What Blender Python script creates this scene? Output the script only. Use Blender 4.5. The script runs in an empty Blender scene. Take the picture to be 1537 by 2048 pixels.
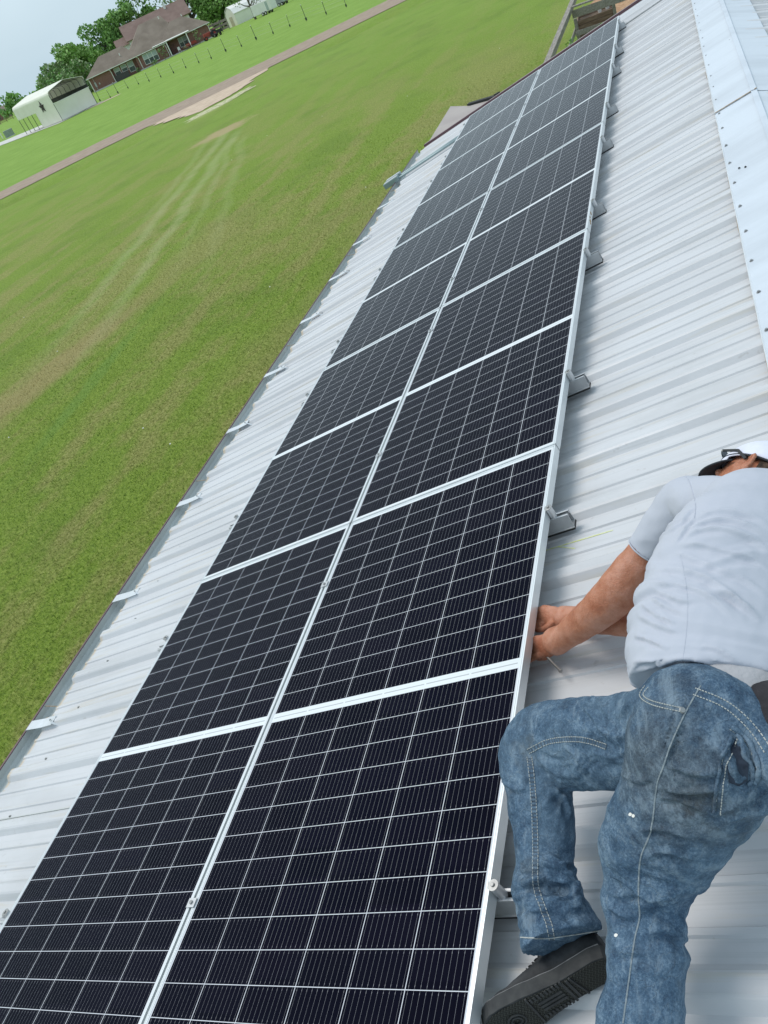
import bpy, bmesh, math, random
import numpy as np
from mathutils import Vector, Matrix, noise
from mathutils.bvhtree import BVHTree
random.seed(7); np.random.seed(7)
S = bpy.context.scene
COL = S.collection
R = math.radians
TH = R(14.5); CT, ST = math.cos(TH), math.sin(TH); Z0 = 3.0037
# roof frame: u along the roof, v up the slope, n into the roof (0 = top of the solar panels, .13 = roof pans)
def U(u, v, n=0.0): return Vector((v*CT + n*ST, u, v*ST - n*CT + Z0))
NUP = Vector((-ST, 0, CT)); VDIR = Vector((CT, 0, ST)); UDIR = Vector((0, 1, 0))
PAN = .13

# ------------------------------------------------------------------ objects
def tag(o, label=None, cat=None, group=None, kind=None):
    if label: o['label'] = label
    if cat: o['category'] = cat
    if group: o['group'] = group
    if kind: o['kind'] = kind
    return o
def empty(name, loc=(0,0,0), rot=None, parent=None):
    o = bpy.data.objects.new(name, None); COL.objects.link(o); o.location = loc
    o.empty_display_size = .1
    if rot is not None: o.rotation_euler = rot
    if parent: o.parent = parent
    return o
class MB:
    def __init__(s): s.v = []; s.f = []; s.m = []
    def add(s, vs, fs, m=0):
        b = len(s.v); s.v += [tuple(v) for v in vs]; s.f += [tuple(i+b for i in f) for f in fs]; s.m += [m]*len(fs)
        return s
    def hexa(s, p, m=0):   # p: 8 points, bottom 4 then top 4
        return s.add(p, [(3,2,1,0),(4,5,6,7),(0,1,5,4),(1,2,6,5),(2,3,7,6),(3,0,4,7)], m)
    def box(s, c, h, m=0, ax=None):   # centre, half sizes, axes
        c = Vector(c); A = ax or (Vector((1,0,0)), Vector((0,1,0)), Vector((0,0,1)))
        p = []
        for k in (-1,1):
            for i,j in ((-1,-1),(1,-1),(1,1),(-1,1)): p.append(c + A[0]*h[0]*i + A[1]*h[1]*j + A[2]*h[2]*k)
        return s.hexa(p, m)
    def b2(s, lo, hi, m=0):
        return s.box([(a+b)/2 for a,b in zip(lo,hi)], [(b-a)/2 for a,b in zip(lo,hi)], m)
    def tube(s, pts, r, seg=8, m=0, cap=True):
        pts = [Vector(p) for p in pts]; n = len(pts); rs = r if isinstance(r,(list,tuple)) else [r]*n
        T0 = (pts[1]-pts[0]).normalized(); up = Vector((0,0,1)) if abs(T0.z) < .9 else Vector((1,0,0))
        A = T0.cross(up).normalized(); vs = []
        for i,p in enumerate(pts):
            T = (pts[min(i+1,n-1)] - pts[max(i-1,0)]).normalized()
            A = (A - T*A.dot(T)).normalized(); B = T.cross(A)
            for k in range(seg):
                a = 2*math.pi*k/seg; vs.append(p + (A*math.cos(a) + B*math.sin(a))*rs[i])
        fs = [(i*seg+k, i*seg+(k+1)%seg, (i+1)*seg+(k+1)%seg, (i+1)*seg+k) for i in range(n-1) for k in range(seg)]
        if cap: fs += [tuple(range(seg))[::-1], tuple((n-1)*seg+k for k in range(seg))]
        return s.add(vs, fs, m)
    def bar(s, a, b, w, h, m=0, up=(0,0,1)):
        a = Vector(a); b = Vector(b); T = (b-a); L = T.length; T.normalize(); up = Vector(up)
        X = T.cross(up).normalized(); Z = X.cross(T)
        return s.box((a+b)/2, (w/2, L/2, h/2), m, (X, T, Z))
    def prism(s, poly, ext, m=0):  # planar polygon points, extrusion vector
        n = len(poly); P = [Vector(p) for p in poly]; e = Vector(ext)
        return s.add(P + [p+e for p in P], [tuple(range(n))[::-1], tuple(range(n,2*n))] + [(i,(i+1)%n,(i+1)%n+n,i+n) for i in range(n)], m)
    def build(s, name, mats, parent=None, smooth=False, bevel=0, label=None):
        me = bpy.data.meshes.new(name); me.from_pydata(s.v, [], s.f)
        for m in (mats if isinstance(mats,(list,tuple)) else [mats]): me.materials.append(m)
        if any(s.m): me.polygons.foreach_set('material_index', s.m)
        bm = bmesh.new(); bm.from_mesh(me); bmesh.ops.recalc_face_normals(bm, faces=bm.faces); bm.to_mesh(me); bm.free()
        if smooth: me.shade_smooth()
        o = bpy.data.objects.new(name, me); COL.objects.link(o)
        if parent: o.parent = parent
        if bevel:
            b = o.modifiers.new('b','BEVEL'); b.width = bevel; b.segments = 2; b.limit_method = 'ANGLE'
        if label: o['label'] = label
        return o
def copy_tree(o, parent=None):
    c = o.copy(); COL.objects.link(c); c.parent = parent
    for ch in [x for x in o.children]: copy_tree(ch, c)
    return c
def mesh_np(name, V, F, mat, parent=None, smooth=False):
    me = bpy.data.meshes.new(name); me.from_pydata(V, [], F)
    for m in (mat if isinstance(mat,(list,tuple)) else [mat]): me.materials.append(m)
    if smooth: me.shade_smooth()
    o = bpy.data.objects.new(name, me); COL.objects.link(o)
    if parent: o.parent = parent
    return o

# ------------------------------------------------------------------ materials
def s2l(r,g,b):
    f = lambda c: (c/255/12.92) if c/255 <= .04045 else ((c/255+.055)/1.055)**2.4
    return (f(r),f(g),f(b),1)
class NT:
    def __init__(s, name):
        s.m = bpy.data.materials.new(name); s.m.use_nodes = True; s.t = s.m.node_tree; s.n = s.t.nodes
        s.p = s.n['Principled BSDF']; s.out = s.n['Material Output']
    def N(s, typ, **kw):
        x = s.n.new(typ)
        for k,v in kw.items():
            if k.startswith('i_'):
                key = k[2:]; key = int(key) if key.isdigit() else key.replace('_',' ')
                s.S(x.inputs[key], v)
            else: setattr(x, k, v)
        return x
    def S(s, inp, v):
        if isinstance(v, bpy.types.NodeSocket): s.t.links.new(v, inp)
        else: inp.default_value = v
    def M(s, op, a, b=None, c=None, clamp=False):
        x = s.n.new('ShaderNodeMath'); x.operation = op; x.use_clamp = clamp
        for i,v in enumerate((a,b,c)):
            if v is not None: s.S(x.inputs[i], v)
        return x.outputs[0]
    def mix(s, f, a, b, typ='MIX'):
        x = s.n.new('ShaderNodeMix'); x.data_type = 'RGBA'; x.blend_type = typ
        s.S(x.inputs[0], f); s.S(x.inputs[6], a); s.S(x.inputs[7], b); return x.outputs[2]
    def co(s, kind='Object'): return s.N('ShaderNodeTexCoord').outputs[kind]
    def mp(s, vec, scale=(1,1,1), rot=(0,0,0), loc=(0,0,0)):
        x = s.N('ShaderNodeMapping'); s.S(x.inputs[0], vec); x.inputs['Scale'].default_value = scale; x.inputs['Rotation'].default_value = rot; x.inputs['Location'].default_value = loc
        return x.outputs[0]
    def noise(s, vec, scale, detail=4, rough=.55, dist=0):
        x = s.N('ShaderNodeTexNoise'); s.S(x.inputs['Vector'], vec); x.inputs['Scale'].default_value = scale
        x.inputs['Detail'].default_value = detail; x.inputs['Roughness'].default_value = rough; x.inputs['Distortion'].default_value = dist
        return x.outputs[0]
    def ramp(s, f, stops):
        x = s.N('ShaderNodeValToRGB'); s.S(x.inputs[0], f); e = x.color_ramp.elements
        while len(e) < len(stops): e.new(.5)
        for i,(p,c) in enumerate(stops):
            e[i].position = p; e[i].color = c if len(c) == 4 else (*c,1)
        return x.outputs[0]
    def step(s, f, a, b):   # smooth 0..1 between a and b
        x = s.N('ShaderNodeMapRange'); x.interpolation_type = 'SMOOTHSTEP'; s.S(x.inputs[0], f)
        x.inputs[1].default_value = a; x.inputs[2].default_value = b; return x.outputs[0]
    def bump(s, h, strength=.3, dist=.01, prev=None):
        x = s.N('ShaderNodeBump'); x.inputs['Strength'].default_value = strength; x.inputs['Distance'].default_value = dist
        s.S(x.inputs['Height'], h)
        if prev: s.S(x.inputs['Normal'], prev)
        return x.outputs[0]
    def fin(s, col=None, rough=None, metal=None, normal=None, spec=None):
        for k,v in (('Base Color',col),('Roughness',rough),('Metallic',metal),('Normal',normal),('Specular IOR Level',spec)):
            if v is not None: s.S(s.p.inputs[k], v)
        return s.m
def simple(name, c1, c2=None, scale=5, rough=.6, metal=0, bump=0, bscale=None, stretch=(1,1,1), spec=.5, lo=.35, hi=.65, bdist=.01):
    t = NT(name); v = t.mp(t.co(), stretch)
    f = t.noise(v, scale, 6)
    col = t.ramp(f, [(lo,c1),(hi,c2 or c1)])
    nm = None
    if bump: nm = t.bump(t.noise(v, bscale or scale*4, 6), bump, bdist)
    return t.fin(col, rough, metal, nm, spec)

# white painted ribbed roof steel, weathered
def roof_mat(name, base, dirt=True):
    t = NT(name); o = t.co(); pos = t.N('ShaderNodeNewGeometry').outputs['Position']
    big = t.noise(t.mp(o,(.6,2.2,.6)), 1.6, 5); fine = t.noise(o, 60, 4); run = t.noise(t.mp(o,(.9,14,.9)), 2.2, 6)
    c = t.mix(t.step(big,.38,.7), base, tuple(x*.86 for x in base[:3])+(1,))
    if dirt:
        c = t.mix(t.M('MULTIPLY', t.step(run,.54,.70), .36), c, (.52,.46,.35,1))
        st_ = t.noise(t.mp(o,(.5,34,.5)), 1.6, 5, .7); c = t.mix(t.M('MULTIPLY', t.step(st_,.50,.68), .42), c, (.40,.42,.43,1))
        ld = t.noise(t.mp(o,(1.2,3.2,1.2)), 2.0, 5, .7); c = t.mix(t.M('MULTIPLY', t.step(ld,.52,.68), .30), c, (.46,.47,.47,1))
        sp = t.noise(t.mp(o,(14,22,14)), 1.0, 3, .7)
        c = t.mix(t.M('MULTIPLY', t.step(sp,.66,.74), .30), c, (.30,.28,.25,1))
        xx = t.N('ShaderNodeSeparateXYZ'); t.S(xx.inputs[0], pos); ex = U(0,-1.04,.13).x
        ed = t.M('MULTIPLY', t.step(t.M('SUBTRACT', xx.outputs[0], ex), .035, .0), t.step(t.noise(t.mp(o,(1,18,1)),1,3), .40, .55))
        c = t.mix(t.M('MULTIPLY', ed, .75), c, (.50,.37,.20,1))
    c = t.mix(t.M('MULTIPLY', fine, .1), c, (.4,.41,.42,1))
    b = t.bump(t.noise(t.mp(o,(1,2.4,1)), 1.7, 3), .35, .02)
    return t.fin(c, t.M('ADD', .33, t.M('MULTIPLY', big, .25)), 0.0, b, .5)
M_roof = roof_mat('white_roof_steel', (.59,.60,.62,1))
M_cap = roof_mat('pale_blue_white_steel', (.60,.655,.72,1), False)
M_maroon = simple('maroon_paint', (.10,.045,.055), (.13,.065,.075), 8, .45)
M_gut = simple('gutter_grey_paint', (.55,.58,.57), (.46,.49,.48), 3, .5)
M_strap = simple('white_strap_paint', (.66,.70,.74), (.55,.58,.60), 9, .4)
M_alu = simple('anodised_aluminium', (.78,.81,.82), (.70,.73,.74), 3, .38, .55, .05, 200, (1,.03,1))
M_alu2 = simple('mill_aluminium', (.62,.63,.64), (.54,.55,.56), 20, .42, .7)
M_steel = simple('zinc_steel', (.42,.42,.41), (.3,.3,.3), 40, .4, .8)
M_rust = simple('sealant_tan', (.42,.34,.24), (.28,.2,.13), 40, .8)
M_blk = simple('black_rubber', (.012,.012,.013), (.02,.02,.02), 20, .6)
M_dark = simple('dark_interior', (.02,.02,.02), (.04,.04,.04), 3, .8)
M_tan = simple('tan_roof_paint', (.34,.29,.27), (.40,.35,.32), 2, .55)
M_wall = simple('tan_wall_steel', (.38,.33,.28), (.42,.37,.32), 2, .55)

def cells_mat():
    t = NT('solar_cells_under_glass'); o = t.co(); xyz = t.N('ShaderNodeSeparateXYZ'); t.S(xyz.inputs[0], o)
    x, y = xyz.outputs[0], xyz.outputs[1]
    W, L, px, py = 1.050, 2.183, .170, .0876
    mx = (W-6*px)/2
    # fold y about the middle of the module; y2 = distance from the middle gap
    y2 = t.M('SUBTRACT', t.M('ABSOLUTE', t.M('SUBTRACT', y, L/2)), .0185)
    fx = t.M('FRACT', t.M('DIVIDE', t.M('SUBTRACT', x, mx), px)); fy = t.M('FRACT', t.M('DIVIDE', y2, py))
    dx = t.M('MULTIPLY', t.M('MINIMUM', fx, t.M('SUBTRACT', 1, fx)), px); dy = t.M('MULTIPLY', t.M('MINIMUM', fy, t.M('SUBTRACT', 1, fy)), py)
    white = t.M('MAXIMUM', t.M('LESS_THAN', dx, .0011), t.M('LESS_THAN', dy, .0010))
    for c in (t.M('LESS_THAN', y2, .0012), t.M('GREATER_THAN', y2, 12*py-.0012), t.M('LESS_THAN', x, mx+.001), t.M('GREATER_THAN', x, W-mx-.001)):
        white = t.M('MAXIMUM', white, c)
    nb = 10
    bx = t.M('FRACT', t.M('ADD', t.M('MULTIPLY', fx, nb), 0.0)); bd = t.M('MULTIPLY', t.M('ABSOLUTE', t.M('SUBTRACT', bx, .5)), px/nb)
    bar = t.M('LESS_THAN', bd, .00028)
    pad = t.M('MULTIPLY', t.M('LESS_THAN', bd, .0007), t.M('LESS_THAN', t.M('ABSOLUTE', t.M('SUBTRACT', dy, .008)), .0022))
    cellid = t.N('ShaderNodeTexWhiteNoise'); cellid.noise_dimensions = '3D'
    cv = t.N('ShaderNodeCombineXYZ'); t.S(cv.inputs[0], t.M('FLOOR', t.M('DIVIDE', t.M('SUBTRACT', x, mx), px))); t.S(cv.inputs[1], t.M('FLOOR', t.M('DIVIDE', t.M('SUBTRACT', y, L/2), py)))
    oi = t.N('ShaderNodeObjectInfo'); t.S(cv.inputs[2], oi.outputs['Random']); t.S(cellid.inputs[0], cv.outputs[0])
    cell = t.mix(cellid.outputs[0], (.0018,.0022,.0075,1), (.0035,.0035,.0105,1))
    dust = t.noise(t.mp(o,(3,3,3)), 2.2, 7, .65); cell = t.mix(t.M('MULTIPLY', t.step(dust,.5,.85), .007), cell, (.5,.47,.42,1))
    c = t.mix(t.M('MULTIPLY', bar, .55), cell, (.42,.43,.46,1)); c = t.mix(t.M('MULTIPLY', pad, .32), c, (.5,.5,.52,1))
    c = t.mix(white, c, (.60,.62,.66,1))
    # middle gap: a white band with a grey centre ribbon
    gap = t.M('LESS_THAN', y2, -.0004); rib = t.M('LESS_THAN', t.M('ABSOLUTE', t.M('SUBTRACT', y, L/2)), .0022)
    rib = t.M('MULTIPLY', rib, t.M('GREATER_THAN', dx, .004))
    c = t.mix(t.M('MAXIMUM', gap, t.M('GREATER_THAN', y2, 12*py)), c, (.70,.74,.76,1)); c = t.mix(t.M('MULTIPLY', rib, .75), c, (.36,.38,.39,1))
    wav = t.bump(t.noise(t.mp(o,(1,1,1)), 1.3, 2), .04, .02)
    t.p.inputs['IOR'].default_value = 1.45; t.p.inputs['Specular Tint'].default_value = (1,.94,.90,1)
    return t.fin(c, t.M('ADD', .05, t.M('MULTIPLY', dust, .08)), 0, wav, .04)
M_cells = cells_mat()

def grass_mat(name, blades=False):
    t = NT(name); g = t.N('ShaderNodeNewGeometry').outputs['Position']
    sx = t.N('ShaderNodeSeparateXYZ'); t.S(sx.inputs[0], g); x, y = sx.outputs[0], sx.outputs[1]
    # mowing direction roughly along the road
    st = t.noise(t.mp(g,(.55,.075,1),(0,0,R(8))), 1, 6, .6); st2 = t.noise(t.mp(g,(.16,.09,1),(0,0,R(40))), 1, 5, .6)
    mid = t.noise(t.mp(g,(1,1,.2)), .9, 6, .65); fine = t.noise(t.mp(g,(1,1,.3)), 15, 8, .72); vf = t.noise(t.mp(g,(1,1,.5)), 38, 5, .8)
    grn = t.ramp(fine, [(.34,(.095,.155,.018)),(.50,(.185,.275,.031)),(.67,(.30,.385,.070))])
    far = t.ramp(t.noise(t.mp(g,(.35,.35,.1),(0,0,R(45))), 1, 6, .6), [(.3,(.175,.305,.042)),(.7,(.24,.38,.070))])
    brn = t.ramp(fine, [(.36,(.17,.145,.045)),(.52,(.34,.285,.115)),(.66,(.52,.44,.23))])
    m1 = t.step(t.M('ADD', t.M('MULTIPLY', st,.7), t.M('MULTIPLY', mid,.3)), .46, .58)
    m2 = t.step(st2, .50, .66)
    near = t.M('SUBTRACT', 1, t.step(y, 20, 48))
    bm = t.M('MULTIPLY', t.M('MAXIMUM', m1, m2), t.M('ADD', t.M('MULTIPLY', near, .42), .14))
    # beyond the road the field is an even bright green
    beyond = t.step(t.M('ADD', t.M('MULTIPLY', x, -.68), t.M('MULTIPLY', y, .733)), 66, 72)
    base = t.mix(t.M('MULTIPLY', t.step(y,20,60), .45), grn, far)
    base = t.mix(t.M('MULTIPLY', t.step(t.noise(t.mp(g,(.35,.3,.3),(0,0,R(-20))),1,5,.6),.50,.36), .22), base, (.075,.145,.018,1))
    c = t.mix(bm, base, brn)
    c = t.mix(t.M('MULTIPLY', beyond, .9), c, far)
    # brown strip, bright green strip
    def spot(cx, cy, rx, ry, a, lo=1.1, hi=.35):
        ca, sa = math.cos(a), math.sin(a)
        dx = t.M('SUBTRACT', x, cx); dy = t.M('SUBTRACT', y, cy)
        p = t.M('DIVIDE', t.M('ADD', t.M('MULTIPLY', dx, ca), t.M('MULTIPLY', dy, sa)), rx)
        q = t.M('DIVIDE', t.M('ADD', t.M('MULTIPLY', dx, -sa), t.M('MULTIPLY', dy, ca)), ry)
        d = t.M('SQRT', t.M('ADD', t.M('MULTIPLY', p, p), t.M('MULTIPLY', q, q)))
        d = t.M('ADD', d, t.M('MULTIPLY', t.M('SUBTRACT', mid, .5), 1.6))
        return t.step(d, lo, hi)
    for (cx,cy,rx,ry,a,col,k) in ((-12.3,11.5,4.8,1.1,R(78),(.36,.28,.13,1),.75),(-10.0,10.2,4.6,.28,R(97),(.15,.27,.05,1),.55),
                                 (-20.6,40.0,2.3,1.5,R(60),(.46,.34,.20,1),.8),(-27.2,52.4,2.6,1.0,R(75),(.5,.42,.25,1),.45),(-4.2,13,7,1.1,R(92),(.30,.27,.11,1),.45)):
        c = t.mix(t.M('MULTIPLY', spot(cx,cy,rx,ry,a), k), c, col)
    # wheel tracks
    for (x0,y0,x1,y1,w,k) in ((-18.9,38,-10.6,9.0,.26,.42),(-20.1,39.2,-12.6,9.6,.26,.40),(-18.2,36.5,-10.3,14.0,.16,.25),(-21.0,38.5,-15.4,19.0,.2,.22),(-17.4,36,-8.2,12,.2,.2)):
        L = math.hypot(x1-x0,y1-y0); ux,uy = (x1-x0)/L,(y1-y0)/L
        dx = t.M('SUBTRACT', x, x0); dy = t.M('SUBTRACT', y, y0)
        al = t.M('ADD', t.M('MULTIPLY', dx, ux), t.M('MULTIPLY', dy, uy))
        ac = t.M('ABSOLUTE', t.M('ADD', t.M('ADD', t.M('MULTIPLY', dx, -uy), t.M('MULTIPLY', dy, ux)), t.M('MULTIPLY', t.M('SUBTRACT', t.noise(t.mp(g,(.25,.25,.25)),1,2), .5), .9)))
        k2 = t.M('MULTIPLY', t.step(ac, w*1.8, w*.2), t.M('MULTIPLY', t.step(al, -1.5, 1.5), t.step(al, L+1, L-12)))
        c = t.mix(t.M('MULTIPLY', t.M('MULTIPLY', k2, k), t.M('ADD', .55, t.M('MULTIPLY', t.step(mid,.3,.6), .35))), c, (.44,.47,.24,1))
    c = t.mix(t.M('MULTIPLY', t.step(vf,.48,.64), .40), c, t.mix(.55, c, (.46,.50,.23,1)))
    c = t.mix(t.M('MULTIPLY', t.step(vf,.50,.36), .20), c, (.05,.075,.018,1))
    if blades:
        rn = t.N('ShaderNodeTexNoise'); t.S(rn.inputs['Vector'], g); rn.inputs['Scale'].default_value = 55; rn.inputs['Detail'].default_value = 1
        hs = t.N('ShaderNodeHueSaturation'); t.S(hs.inputs['Value'], t.M('ADD', .92, t.M('MULTIPLY', rn.outputs[0], .45))); t.S(hs.inputs['Color'], c); c = hs.outputs[0]
        return t.fin(c, .65, 0, None, .2)
    b = t.bump(t.M('ADD', fine, t.M('MULTIPLY', vf, .5)), .9, .05)
    return t.fin(c, .9, 0, b, .15)
M_grass = grass_mat('lawn'); M_blade = grass_mat('grass_blades', True)
M_field = M_grass
M_road = simple('worn_asphalt', (.28,.205,.15), (.36,.275,.205), 1.2, .9, 0, .3, 40, (1,1,1))
M_dirt = simple('pink_dirt', (.48,.36,.26), (.60,.47,.35), 1.5, .95, 0, .4, 15)
M_gravel = simple('pale_gravel', (.30,.34,.14), (.54,.50,.32), 3, .95, 0, .4, 15, lo=.4, hi=.55)
M_conc = simple('concrete', (.52,.51,.47), (.62,.61,.57), 1, .85)
M_mulch = simple('wood_chips', (.30,.15,.07), (.50,.32,.18), 9, .95, 0, 1, 20)
def brick_mat():
    t = NT('red_brick'); v = t.mp(t.co(), (1,1,1)); b = t.N('ShaderNodeTexBrick')
    t.S(b.inputs['Vector'], t.mp(t.co(),(1,1,1),(R(90),0,0))); b.inputs['Color1'].default_value = (.20,.085,.065,1); b.inputs['Color2'].default_value = (.27,.12,.09,1); b.inputs['Mortar'].default_value = (.36,.29,.25,1)
    b.inputs['Scale'].default_value = 4.2; b.inputs['Mortar Size'].default_value = .015
    return t.fin(t.mix(t.noise(v,.5,4), b.outputs[0], (.19,.09,.075,1)), .9)
M_brick = brick_mat()
M_shingle = simple('grey_brown_shingles', (.175,.138,.108), (.245,.20,.16), .35, .95, 0, .4, 6, (1,1,1))
M_shingle2 = simple('red_brown_shingles', (.19,.125,.105), (.24,.165,.14), .5, .95, 0, .4, 6)
M_white = simple('white_trim', (.72,.71,.67), (.78,.77,.73), 1, .6)
M_cream = simple('cream_steel_siding', (.74,.73,.62), (.80,.79,.69), .6, .5)
M_glassw = simple('window_glass', (.05,.065,.07), (.10,.125,.13), 1.2, .12)
M_blind = simple('window_blind', (.34,.40,.38), (.42,.48,.46), 2, .6)
M_green = simple('t_post_green', (.03,.055,.03), (.07,.09,.06), 5, .6)
M_wood = simple('weathered_grey_wood', (.20,.18,.155), (.34,.31,.27), 3, .9, 0, .5, 12, (8,1,8))
M_wood2 = simple('brown_planks', (.17,.10,.07), (.28,.19,.14), 4, .9, 0, .5, 12, (1,6,6))
M_red = simple('red_machine_paint', (.30,.035,.02), (.36,.06,.04), 2, .5)
M_leafs = []
for nm,c1,c2 in (('leaf_mid_green',(.17,.34,.07),(.30,.50,.13)),('leaf_dark_green',(.12,.25,.06),(.21,.37,.11)),('leaf_olive',(.19,.26,.12),(.31,.39,.19)),('leaf_yellow_green',(.16,.29,.065),(.27,.42,.12))):
    M_leafs.append(simple(nm, c1, c2, .8, .7, lo=.3, hi=.7))
M_bark = simple('bark', (.085,.07,.055), (.15,.13,.105), 3, .95, 0, .5, 8)

# ------------------------------------------------------------------ ground, road
DR = (.733,.680); NR = (.680,-.733); L0 = (-45.8,49.2)
def gh(x, y):
    d = (x-L0[0])*NR[0] + (y-L0[1])*NR[1]; s = (x-L0[0])*DR[0] + (y-L0[1])*DR[1]
    w = 1-math.exp(-((s-19)/8)**6)
    z = -.5*w*math.exp(-((d-4.6)/1.7)**2)
    if -70 < x < 30 and -20 < y < 110 and d > 2: z += .05*noise.noise(Vector((x*.16,y*.16,0)))*min(1,(d-2)/4)
    return z
def axis(pts):
    o = []
    for a,b,st in pts:
        n = max(1, round((b-a)/st)); o += [a+(b-a)*i/n for i in range(n)]
    return o + [pts[-1][1]]
xs = axis([(-3000,-400,400),(-400,-120,40),(-120,-60,5),(-60,20,1.0),(20,100,20),(100,3000,700)])
ys = axis([(-1500,-40,300),(-40,-10,5),(-10,110,1.0),(110,200,10),(200,600,80),(600,5000,800)])
V = [(x,y,gh(x,y)) for y in ys for x in xs]; nx = len(xs)
F = [(j*nx+i, j*nx+i+1, (j+1)*nx+i+1, (j+1)*nx+i) for j in range(len(ys)-1) for i in range(nx-1)]
tag(mesh_np('ground', V, F, M_grass, None, True), 'green mown lawn and fields', None, None, 'structure')

def strip(name, left, right, z, mat, label, seg=6):
    V = []; F = []
    for i in range(len(left)-1):
        for k in range(seg):
            t = k/seg
            V += [(left[i][0]*(1-t)+left[i+1][0]*t, left[i][1]*(1-t)+left[i+1][1]*t, z), (right[i][0]*(1-t)+right[i+1][0]*t, right[i][1]*(1-t)+right[i+1][1]*t, z)]
    V += [(*left[-1],z),(*right[-1],z)]
    F = [(2*i,2*i+1,2*i+3,2*i+2) for i in range(len(V)//2-1)]
    return tag(mesh_np(name, V, F, mat), label, None, None, 'structure')
strip('road', [(-118,-5),(-75,28.5),(-50.2,54.4),(-44.4,62.0),(-36.6,69.0),(-29.2,76.3),(-22.2,83.6),(5,112),(60,170)],
      [(-112,-12),(-70,23.5),(-45.8,49.2),(-40,55.4),(-33.1,61.4),(-26,67.7),(-18.1,74.9),(9,104),(66,164)], .035, M_road, 'narrow brownish asphalt lane across the grass')
def rough_poly(pts, amp, sub=6):
    o = []
    for i,(x,y) in enumerate(pts):
        x2,y2 = pts[(i+1)%len(pts)]
        for k in range(sub):
            t = k/sub; a = amp*(noise.noise(Vector((x+(x2-x)*t, y+(y2-y)*t, 3))*1.7)); o.append((x+(x2-x)*t+a, y+(y2-y)*t+a))
    return o
def patch(name, pts, z, mat, label, amp=.35):
    P = rough_poly(pts, amp); cx = sum(p[0] for p in P)/len(P); cy = sum(p[1] for p in P)/len(P)
    tag(mesh_np(name, [(x,y,z) for x,y in P]+[(cx,cy,z+.01)], [(i,(i+1)%len(P),len(P)) for i in range(len(P))], mat), label, None, None, 'structure')
patch('driveway', [(-36.4,58.4),(-31.2,63.4),(-28.2,66.0),(-27.6,59.2),(-28.0,56.4),(-28.9,55.0),(-29.6,53.6),(-32.4,55.6)], .030, M_dirt, 'pinkish bare dirt apron beside the lane', .9)
patch('gravel', [(-28.3,50.6),(-26.3,53.0),(-25.4,56.2),(-26.7,56.9),(-27.6,55.0),(-28.8,53.2),(-29.4,51.6)], .026, M_gravel, 'thin pale gravel streak by the dirt apron', .8)
patch('pad', [(-139,141.5),(-90.4,118.2),(-87.0,127.5),(-104,136.5),(-140,147.0)], .05, M_conc, 'pale concrete strip running under the carport', .02)
patch('chips_ground', [(-.2,31.5),(5,30),(9,34),(6,46),(1,44),(-.4,36)], .04, M_mulch, 'orange brown wood chips on the ground beyond the barn', .3)

# ------------------------------------------------------------------ the barn under the panels
UA, UB = -5.2, 9.66            # near and far gable
VE, VR = -1.04, 3.16           # eave, ridge
RP = .3225; RPH = -.31         # rib pitch / phase
barn = empty('metal_barn', (3.1, 2.2, 0))
tag(barn, 'white ribbed metal barn roof filling the foreground, with grey gutter and ridge cap', 'barn roof')
BM_ = Matrix.Translation((-3.1,-2.2,0))
def bb(mb, name, mats, smooth=False, bevel=0, label=None, parent=None):
    mb.v = [tuple(Vector(p)-Vector((3.1,2.2,0))) for p in mb.v]
    return mb.build(name, mats, parent or barn, smooth, bevel, label)
prof = [(-.046,0),(-.026,.0225),(-.018,.0265),(.018,.0265),(.026,.0225),(.046,0),(.094,0),(.099,.0065),(.113,.0065),(.118,0),(.200,0),(.205,.0065),(.219,.0065),(.224,0)]
us = []
k0 = int(math.floor((UA-RPH)/RP)); k1 = int(math.ceil((UB-RPH)/RP))
for k in range(k0, k1+1):
    for du,h in prof:
        u = RPH+k*RP+du
        if UA <= u <= UB: us.append((u,h))
us = [(UA,0)]+us+[(UB,0)]
def sheet(mirror=False):
    vs = [VE+.0, VE+.02] + [VE+.3+i*.3 for i in range(13)] + [VR-.02]
    V = []
    xr = U(0,VR,PAN).x
    for u,h in us:
        for v in vs:
            wob = .0016*noise.noise(Vector((u*2.5,v*1.3,0)))
            p = U(u, v, PAN-h-wob)
            if mirror: p = Vector((2*xr-p.x, p.y, p.z))
            V.append(tuple(p))
    n = len(vs)
    return V, [(i*n+j,i*n+j+1,(i+1)*n+j+1,(i+1)*n+j) for i in range(len(us)-1) for j in range(n-1)]
for mir in (False, True):
    mb = MB(); mb.add(*sheet(mir)); bb(mb, 'roof_sheet', M_roof)
# overlapping sheet edges: a thin raised lip along every third rib
for k in range(-15, 31):
    u = RPH + k*RP + .047
    if k % 3 == 0 and UA < u < UB:
        mb = MB(); a = [U(u-.0005,VE+.004,PAN-.001), U(u+.004,VE+.004,PAN-.001), U(u+.004,VE+.004,PAN-.0045), U(u-.0005,VE+.004,PAN-.0045)]
        mb.prism(a, VDIR*(VR-VE-.03)); bb(mb, 'lap_edge', M_gut)
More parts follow.
